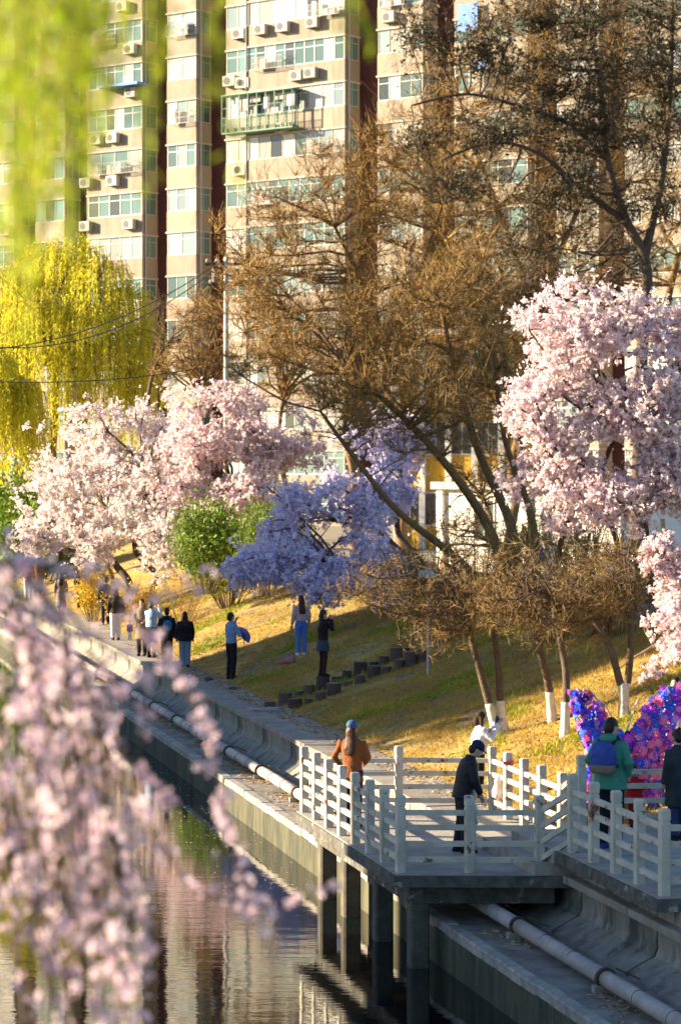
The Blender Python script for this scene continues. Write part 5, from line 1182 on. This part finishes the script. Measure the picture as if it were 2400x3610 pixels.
# on the bank
p = on_ground(815, 2395); t, inf = person('man in light denim jacket holding a lilac garment on the bank', p, 1.76, R_(-52), cloth('light_denim', (.16, .26, .45), (.24, .36, .55), 9), BLK, arms=('face', 'hold'), hem=.92, lean=R_(-2))
gm = thing('lilac_garment', 'bright lilac garment held by the man in the denim jacket', 'garment', t.location, t.rotation_euler[2]); OFF[gm.name] = None
g = G(); g.tube([(.20, .10, 1.34), (.24, .27, 1.25), (.20, .40, 1.10), (.18, .42, .95)], [.07, .09, .08, .04], 10); g.tube([(.05, .28, 1.22), (.12, .36, 1.10), (.10, .34, .92)], [.07, .08, .04], 10); ogm = g.build('cloth', cloth('lilac_cloth', (.22, .20, .62)), gm, smooth=True, world=False)
md = ogm.modifiers.new('remesh', 'REMESH'); md.mode = 'VOXEL'; md.voxel_size = .025; md.use_smooth_shade = True
p = on_ground(1061, 2311); person('woman in pale pink top and bright blue flared jeans under the shade-blue blossom', p, 1.60, R_(20), cloth('pink_top', (.62, .42, .46)), cloth('bright_jeans', (.09, .22, .66)), shoes=SHOE_W, hem=.98, hairstyle='long', hair=HAIR_B, bulk=.96)
person('woman in black sweater and short skirt standing on a log stump', SKIRT_P, 1.60, R_(-62), BLK, cloth('grey_blue_skirt', (.045, .06, .085)), arms=('face', 'face'), hem=.92, hairstyle='long', skirt=.66, legc=cloth('dark_tights', (.035, .018, .022)), bulk=.95)
# walkers on the path
def walker(label, u, v, Hpx, yaw, top, bottom, **k):
    p = ground_at(u, v, .012); s = FPX / p[1]; return person(label, p, max(1.45, Hpx / s), yaw, top, bottom, far=True, **k)
walker('long haired walker in black coat and pale jeans at the right of the group', 652, 2352, 196, R_(8), BLK, cloth('pale_jeans', (.22, .30, .42)), hairstyle='long', hem=.80, bulk=1.2, puff=1.15)
t, inf = walker('walker in black with a small light blue backpack', 588, 2346, 204, R_(10), BLK, cloth('charcoal', (.025, .024, .028)), bulk=1.12, puff=1.12, hem=.8)
backpack(t, inf, cloth('sky_nylon', (.06, .22, .42)), (NAVY, 'small light blue backpack on the walker in black'), w=.12, h0=1.05, h1=1.33)
walker('photographer in light blue jacket with both arms raised to the face', 534, 2318, 198, R_(-25), cloth('sky_denim', (.24, .38, .52), (.3, .44, .58), 9), BLK, arms=('camera', 'camera'), hem=.92, puff=1.1)
walker('walker in long beige coat with dark scarf beside the photographer in blue', 500, 2312, 200, R_(170), cloth('camel_wool', (.28, .19, .11)), BLK, hem=.5, hairstyle='long', arms=('front', 'front'))
walker('walker in dark jacket and white wide trousers ahead of the group', 408, 2256, 184, R_(5), cloth('brown_black', (.05, .03, .02)), WHITE_C, hairstyle='long', bulk=1.1)
walker('walker in dark jacket and navy trousers near the forsythia', 372, 2204, 170, R_(15), cloth('olive_black', (.03, .035, .03)), NAVY, shoes=SHOE_B)
walker('woman in long patterned grey skirt on the far path', 215, 2168, 150, R_(0), cloth('taupe', (.24, .18, .16)), cloth('grey_pattern', (.12, .11, .13), (.3, .28, .3), 30), skirt=.3, legc=SKIN, hairstyle='long')
walker('far walker in orange jacket and white trousers by the dark bushes', 99, 2114, 148, R_(-10), cloth('orange', (.45, .12, .04)), WHITE_C, shoes=SHOE_W)
walker('far walker in brown coat beside the orange jacket', 134, 2110, 148, R_(-20), cloth('brown_coat', (.16, .07, .03)), BLK, hem=.55)
walker('dark clothed walker standing against the forsythia', 285, 2150, 150, R_(0), BLK, BLK, hem=.8, bulk=1.1)
p = ground_at(458, 2256, .012); person('small child in purple top beside the walkers', p, .62, R_(0), cloth('purple_top', (.30, .12, .48)), WHITE_C, hair=HAIR_B, child=True, far=True, hem=.7, puff=1.2)
p = np.array([(1885 - 1200) * 72 / FPX, 72, PLATEAU]); person('person in pink and purple top seen through the branches', p, 1.62, R_(180), cloth('magenta_top', (.42, .14, .40)), BLK, far=True)

# ================================================================== the flower butterfly
bc = np.array([4.18, 39.1, float(ground(4.18, 39.1))])
M['stem_wire'] = mat('frame_wire', (.08, .12, .06), .6); M['feeler'] = mat('feeler_wire', (.62, .55, .50), .5)
FC = [mat('flower_' + n_, c, .6, tuple(min(1, x * 1.35) for x in c), 30, trans=.25) for n_, c in (('violet', (.27, .04, .68)), ('blue', (.03, .14, .82)), ('pink', (.85, .22, .52)), ('magenta', (.64, .07, .62)), ('lilac', (.56, .26, .78)), ('rose', (.74, .04, .14)), ('yellow', (.72, .52, .06)), ('navy', (.02, .03, .34)))]
M['flower_eye'] = mat('flower_centre', (.75, .6, .12), .7)
def fmesh(i):
    g = G(); n = 8; 
    for ring, (r0, r1, z0, z1, m_) in enumerate(((.15, 1.0, .0, .22, 9), (.10, .62, .12, .50, 7))):
        for k in range(m_):
            a = (k + ring * .5) * 2 * math.pi / m_; w = math.pi / m_ * 1.05
            g.add([(r0 * math.cos(a), r0 * math.sin(a), z0), (r1 * .7 * math.cos(a - w), r1 * .7 * math.sin(a - w), (z0 + z1) / 2), (r1 * math.cos(a), r1 * math.sin(a), z1), (r1 * .7 * math.cos(a + w), r1 * .7 * math.sin(a + w), (z0 + z1) / 2)], [[0, 1, 2, 3]])
    g.mi = 1; g.add(OCT_V * [.16, .16, .12] + [0, 0, .25], OCT_F)
    return g.mesh('flower', [FC[i], M['flower_eye'] if i != 6 else FC[0]])
FM = [fmesh(i) for i in range(8)]
bf = thing('flower_butterfly', 'butterfly shaped display of purple, blue and pink artificial flowers with wire feelers', 'display', bc)
def wing_pts(poly, n, rng):
    poly = np.array(poly); lo, hi = poly.min(0), poly.max(0); out = []
    while len(out) < n:
        p = rng.uniform(lo, hi); c = False; j = len(poly) - 1
        for i in range(len(poly)):
            if (poly[i][1] > p[1]) != (poly[j][1] > p[1]) and p[0] < (poly[j][0] - poly[i][0]) * (p[1] - poly[i][1]) / (poly[j][1] - poly[i][1]) + poly[i][0]: c = not c
            j = i
        if not c: continue
        if all((p[0] - q[0]) ** 2 + (p[1] - q[1]) ** 2 > .0028 for q in out[-120:]) or rng.random() < .12: out.append(p)
    return out
def px(x, y):                   # crop pixel -> metres from the butterfly's foot
    w = P(1980 + x / 3.369, 2380 + y / 3.369, bc[1]); return (w[0] - bc[0], w[2] - bc[2])
LW = [px(*p) for p in ((90, 200), (330, 190), (500, 380), (540, 540), (720, 700), (760, 1000), (700, 1250), (520, 1400), (300, 1600), (270, 1250), (330, 1000), (200, 700), (150, 450))]
RW = [px(*p) for p in ((1420, 130), (1180, 170), (980, 400), (900, 600), (740, 720), (730, 1000), (820, 1250), (1000, 1500), (1180, 1760), (1230, 1600), (1190, 1200), (1290, 900), (1330, 600), (1420, 400))]
rng = np.random.default_rng(5); nfl = 0; rest = G()
for wing, n_ in ((LW, 260), (RW, 330)):
    g = G(); pts = [np.array([bc[0] + a, bc[1] + .06, bc[2] + b]) for a, b in wing]
    for a, b in zip(pts, pts[1:] + pts[:1]): g.tube([a, b], .012, 5)
    mid = np.mean(pts, 0)
    for a in pts[::2]: g.tube([a, mid], .008, 5)
    g.build('wing_frame', M['stem_wire'], bf)
    for (a, b) in wing_pts(wing, n_, rng):
        f1 = math.sin(a * 3.1 + b * 2.3); pr = np.array([.17, .25, .19, .12, .13, .045, .035, .06]) * (1 + np.array([.5, .6, -.5, -.3, 0, 0, 0, .6]) * f1); pr /= pr.sum(); i = rng.choice(8, p=pr)
        sz = rng.uniform(.056, .092) * (.6 if i == 6 else 1); loc = np.array([a, rng.uniform(-.10, .03), b])
        if nfl < 300:
            o = ob('flower', FM[i], bf, loc, 0, (sz, sz, sz)); o.rotation_euler = (math.pi / 2 + rng.normal() * .4, rng.normal() * .4, rng.uniform(0, 6)); nfl += 1
        else:
            d = rng.normal(size=3) * .35 + [0, -1, 0]; d /= np.linalg.norm(d); x_ = np.cross(d, [0, 0, 1]); x_ /= np.linalg.norm(x_); y_ = np.cross(d, x_)
            me = FM[i]; V = np.array([v.co for v in me.vertices]); Rm = np.stack([x_, y_, d], 1) * sz; W = (Rm @ V.T).T + loc; rest.mi = i; n0 = rest.n
            rest.v.append(W); rest.n += len(W)
            for pl_ in me.polygons: rest.f.append((np.array([[q + n0 for q in pl_.vertices]]), i if pl_.material_index == 0 else 8))
stuff(rest.build('more_flowers', FC + [M['flower_eye']], bf, world=False))
for (a, b) in (((700, 690), (500, 330)), ((760, 690), (900, 290))):
    g = G(); s0 = px(*a); s1 = px(*b); g.tube([np.array([bc[0] + s0[0], bc[1], bc[2] + s0[1]]), np.array([bc[0] + s1[0], bc[1], bc[2] + s1[1]])], [.014, .010], 6); g.build('feeler', M['feeler'], bf)
g = G(); s0 = px(730, 700); s1 = px(740, 1300); g.tube([np.array([bc[0] + s0[0], bc[1] + .05, bc[2] + s0[1]]), np.array([bc[0] + s1[0], bc[1] + .05, bc[2] - .1])], .05, 8); g.build('centre_post', M['stem_wire'], bf)
for a in (LW[8], RW[8]):
    g = G(); g.tube([np.array([bc[0] + a[0], bc[1] + .06, bc[2] + a[1] + .02]), np.array([bc[0] + a[0], bc[1] + .06, bc[2] - .3])], .014, 6); g.build('foot_rod', M['stem_wire'], bf)

# ================================================================== small things
M['bag_pink'] = mat('thin_plastic', (.80, .62, .58), .4, (.85, .75, .7), 12, bump=.6, trans=.3)
def bag(label, c, sx, sz, m):
    g = G(); rng = np.random.default_rng(8); th = np.arange(12) * 2 * math.pi / 12; R = []
    for z, k in ((0, .5), (.1, .95), (.35, 1.0), (.65, .75), (.88, .45), (1.0, .25)):
        R.append(np.stack([c[0] + sx * k * np.cos(th) * (1 + .12 * rng.normal(size=12)), c[1] + sx * .6 * k * np.sin(th), np.full(12, c[2] + sz * z)], 1))
    g.rings(R); o = g.build('plastic_bag', m, smooth=True); tag(o, label, 'bag'); return o
c = RQ(-11.55, .76, .30); bag('pink plastic bag tied to the sunlit back rail', c, .10, .36, M['bag_pink'])
g = G(); c = RQ(-11.8, .85, .90); g.box(c - [.075, .075, .02], c + [.075, .075, .03]); g.tube([c + [.05, -.08, 0], c + [.16, -.1, .03], c + [.22, -.1, .02]], .014, 6); tag(g.build('ribbon', cloth('red_ribbon', (.55, .08, .08))), 'red ribbon knotted round a back rail post', 'ribbon')
M['bundle'] = mat('pink_bundle', (.50, .18, .24), .9, (.35, .14, .12), 6, bump=.5)
p = on_ground(1020, 2340); g = G(); g.ell(p + [0, 0, .07], (.16, .12, .10), 12, 7); g.ell(p + [-.22, -.03, .03], (.14, .10, .06), 12, 7); g.ell(p + [.1, .05, .14], (.08, .08, .06), 10, 6); o = g.build('picnic_bundle', M['bundle'], smooth=True); tag(o, 'small pink bundle lying on the grass below the woman in blue jeans', 'bag')
p = on_ground(1320, 2160); g = G(); g.box(p + [-.012, -.012, -.1], p + [.012, .012, .62]); g2 = g
lb = thing('notice_tag', 'small white tag on a stake on the shaded slope', 'sign', p); g.build('stake', M['twig_dark'], lb); g = G(); g.box(p + [-.09, -.02, .42], p + [.09, -.013, .78]); g.build('card', WHITE_C, lb)
# flood lamp low in the branches
p = P(1508, 2030, 58); fl = thing('flood_lamp', 'grey flood lamp on a short post under the bare branches', 'lamp', np.array([p[0], p[1], float(ground(p[0], p[1]))])); gz = float(ground(p[0], p[1]))
g = G(); g.tube([(p[0], p[1], gz - .1), (p[0], p[1], p[2] - .1)], .03, 8); g.build('post', M['pole'], fl)
g = G(); mm = Matrix.Translation(Vector(p)) @ Matrix.Rotation(.5, 4, 'Z') @ Matrix.Rotation(-.3, 4, 'X'); g.box((-.17, -.09, -.12), (.17, .12, .12), mm); hs_ = g.build('housing', mat('lamp_grey', (.22, .26, .25), .5), fl)
g = G(); g.box((-.15, -.10, -.10), (.15, -.092, .10), mm); g.build('glass', PANES[3], hs_)
# dark three wheeled vehicle on the road above the bank
vb = np.array([(2290 - 1200) * 60 / FPX, 60, PLATEAU]); vh = thing('delivery_tricycle', 'dark cargo tricycle with pale blue windscreen half hidden by branches', 'vehicle', vb, R_(8)); OFF[vh.name] = None
M['veh'] = mat('vehicle_black', (.012, .012, .018), .35, (.02, .02, .028), 3); M['tyre'] = mat('tyre', (.015, .015, .015), .9)
g = G()
g.rings([np.array([(x, y, z) for x, z in ((-1.1, .35), (1.25, .35), (1.25, 1.55), (-.55, 1.60), (-1.1, 1.0))]) for y in (-.62, -.58, .58, .62)]); g.build('body', M['veh'], vh, world=False)
g = G(); g.rings([np.array([(x, y, z) for x, z in ((-1.13, 1.02), (-.62, 1.58), (-.59, 1.55), (-1.10, 1.0))]) for y in (-.5, .5)]); g.build('windscreen', PANES[3], vh, world=False)
g = G(); g.box((-1.2, -.5, .4), (-1.11, .5, .95)); g.build('front_panel', mat('vehicle_pale', (.42, .5, .55), .4), vh, world=False)
for x, y in ((-.75, -.64), (.85, -.66), (.85, .66)):
    g = G(); g.tube([(x, y - .07, .28), (x, y + .07, .28)], .28, 20); wh = g.build('wheel', M['tyre'], vh, world=False); g = G(); g.tube([(x, y - .08, .28), (x, y + .08, .28)], .16, 16); g.build('rim', mat('rim_brown', (.16, .10, .07), .6), wh, world=False)
# the bench of rubble and stones on the verge
rng = np.random.default_rng(12)
for i, (u, v, w) in enumerate(((735, 2400, .12), (820, 2432, .10), (560, 2372, .10))):
    p = on_ground(u, v); g = G(); g.ell(p + [0, 0, w * .3], (w, w * .8, w * .55), 9, 6); V = g.v[0]; V += rng.normal(size=V.shape) * w * .07
    tag(g.build('stone', M['slab_edge']), ('dark stone on the verge behind the denim jacket', 'dark stone at the feet of the denim jacket', 'small dark stone beside the group of walkers')[i], 'stone')

# fallen petals on the bank, the walkway, the ledge and the water
rng = np.random.default_rng(33); n = 9000; r = rng.uniform(-14, 48, n); q = np.where(rng.random(n) < .75, rng.uniform(.1, 7.5, n), rng.uniform(-3.4, -.2, n))
x = O[0] + r * A[0] + q * PP[0]; y = O[1] + r * A[1] + q * PP[1]; z = np.where(q < -1.56, WATER_Z + .004, np.where(q < -.36, LEDGE_Z + .016, ground(x, y) + .022))
kp = ~((q > -.36) & (q < .12)) & ~((q < -1.3) & (q > -1.6)) & ~((q < .95) & (r < -9.5)); pos = np.stack([x, y, z], 1)[kp]; Mx = rand_rot(len(pos), rng) * rng.uniform(.010, .022, (len(pos), 1, 1)); Mx[:, 2, :] *= .2
g = G(); g.inst(LEAF_V * [1.8, 1, 1], LEAF_F, pos, Mx); o = g.build('fallen_petals', M['petal_pale']); tag(o, 'pale petals fallen on the bank, the path and the water', 'petals', kind='stuff')
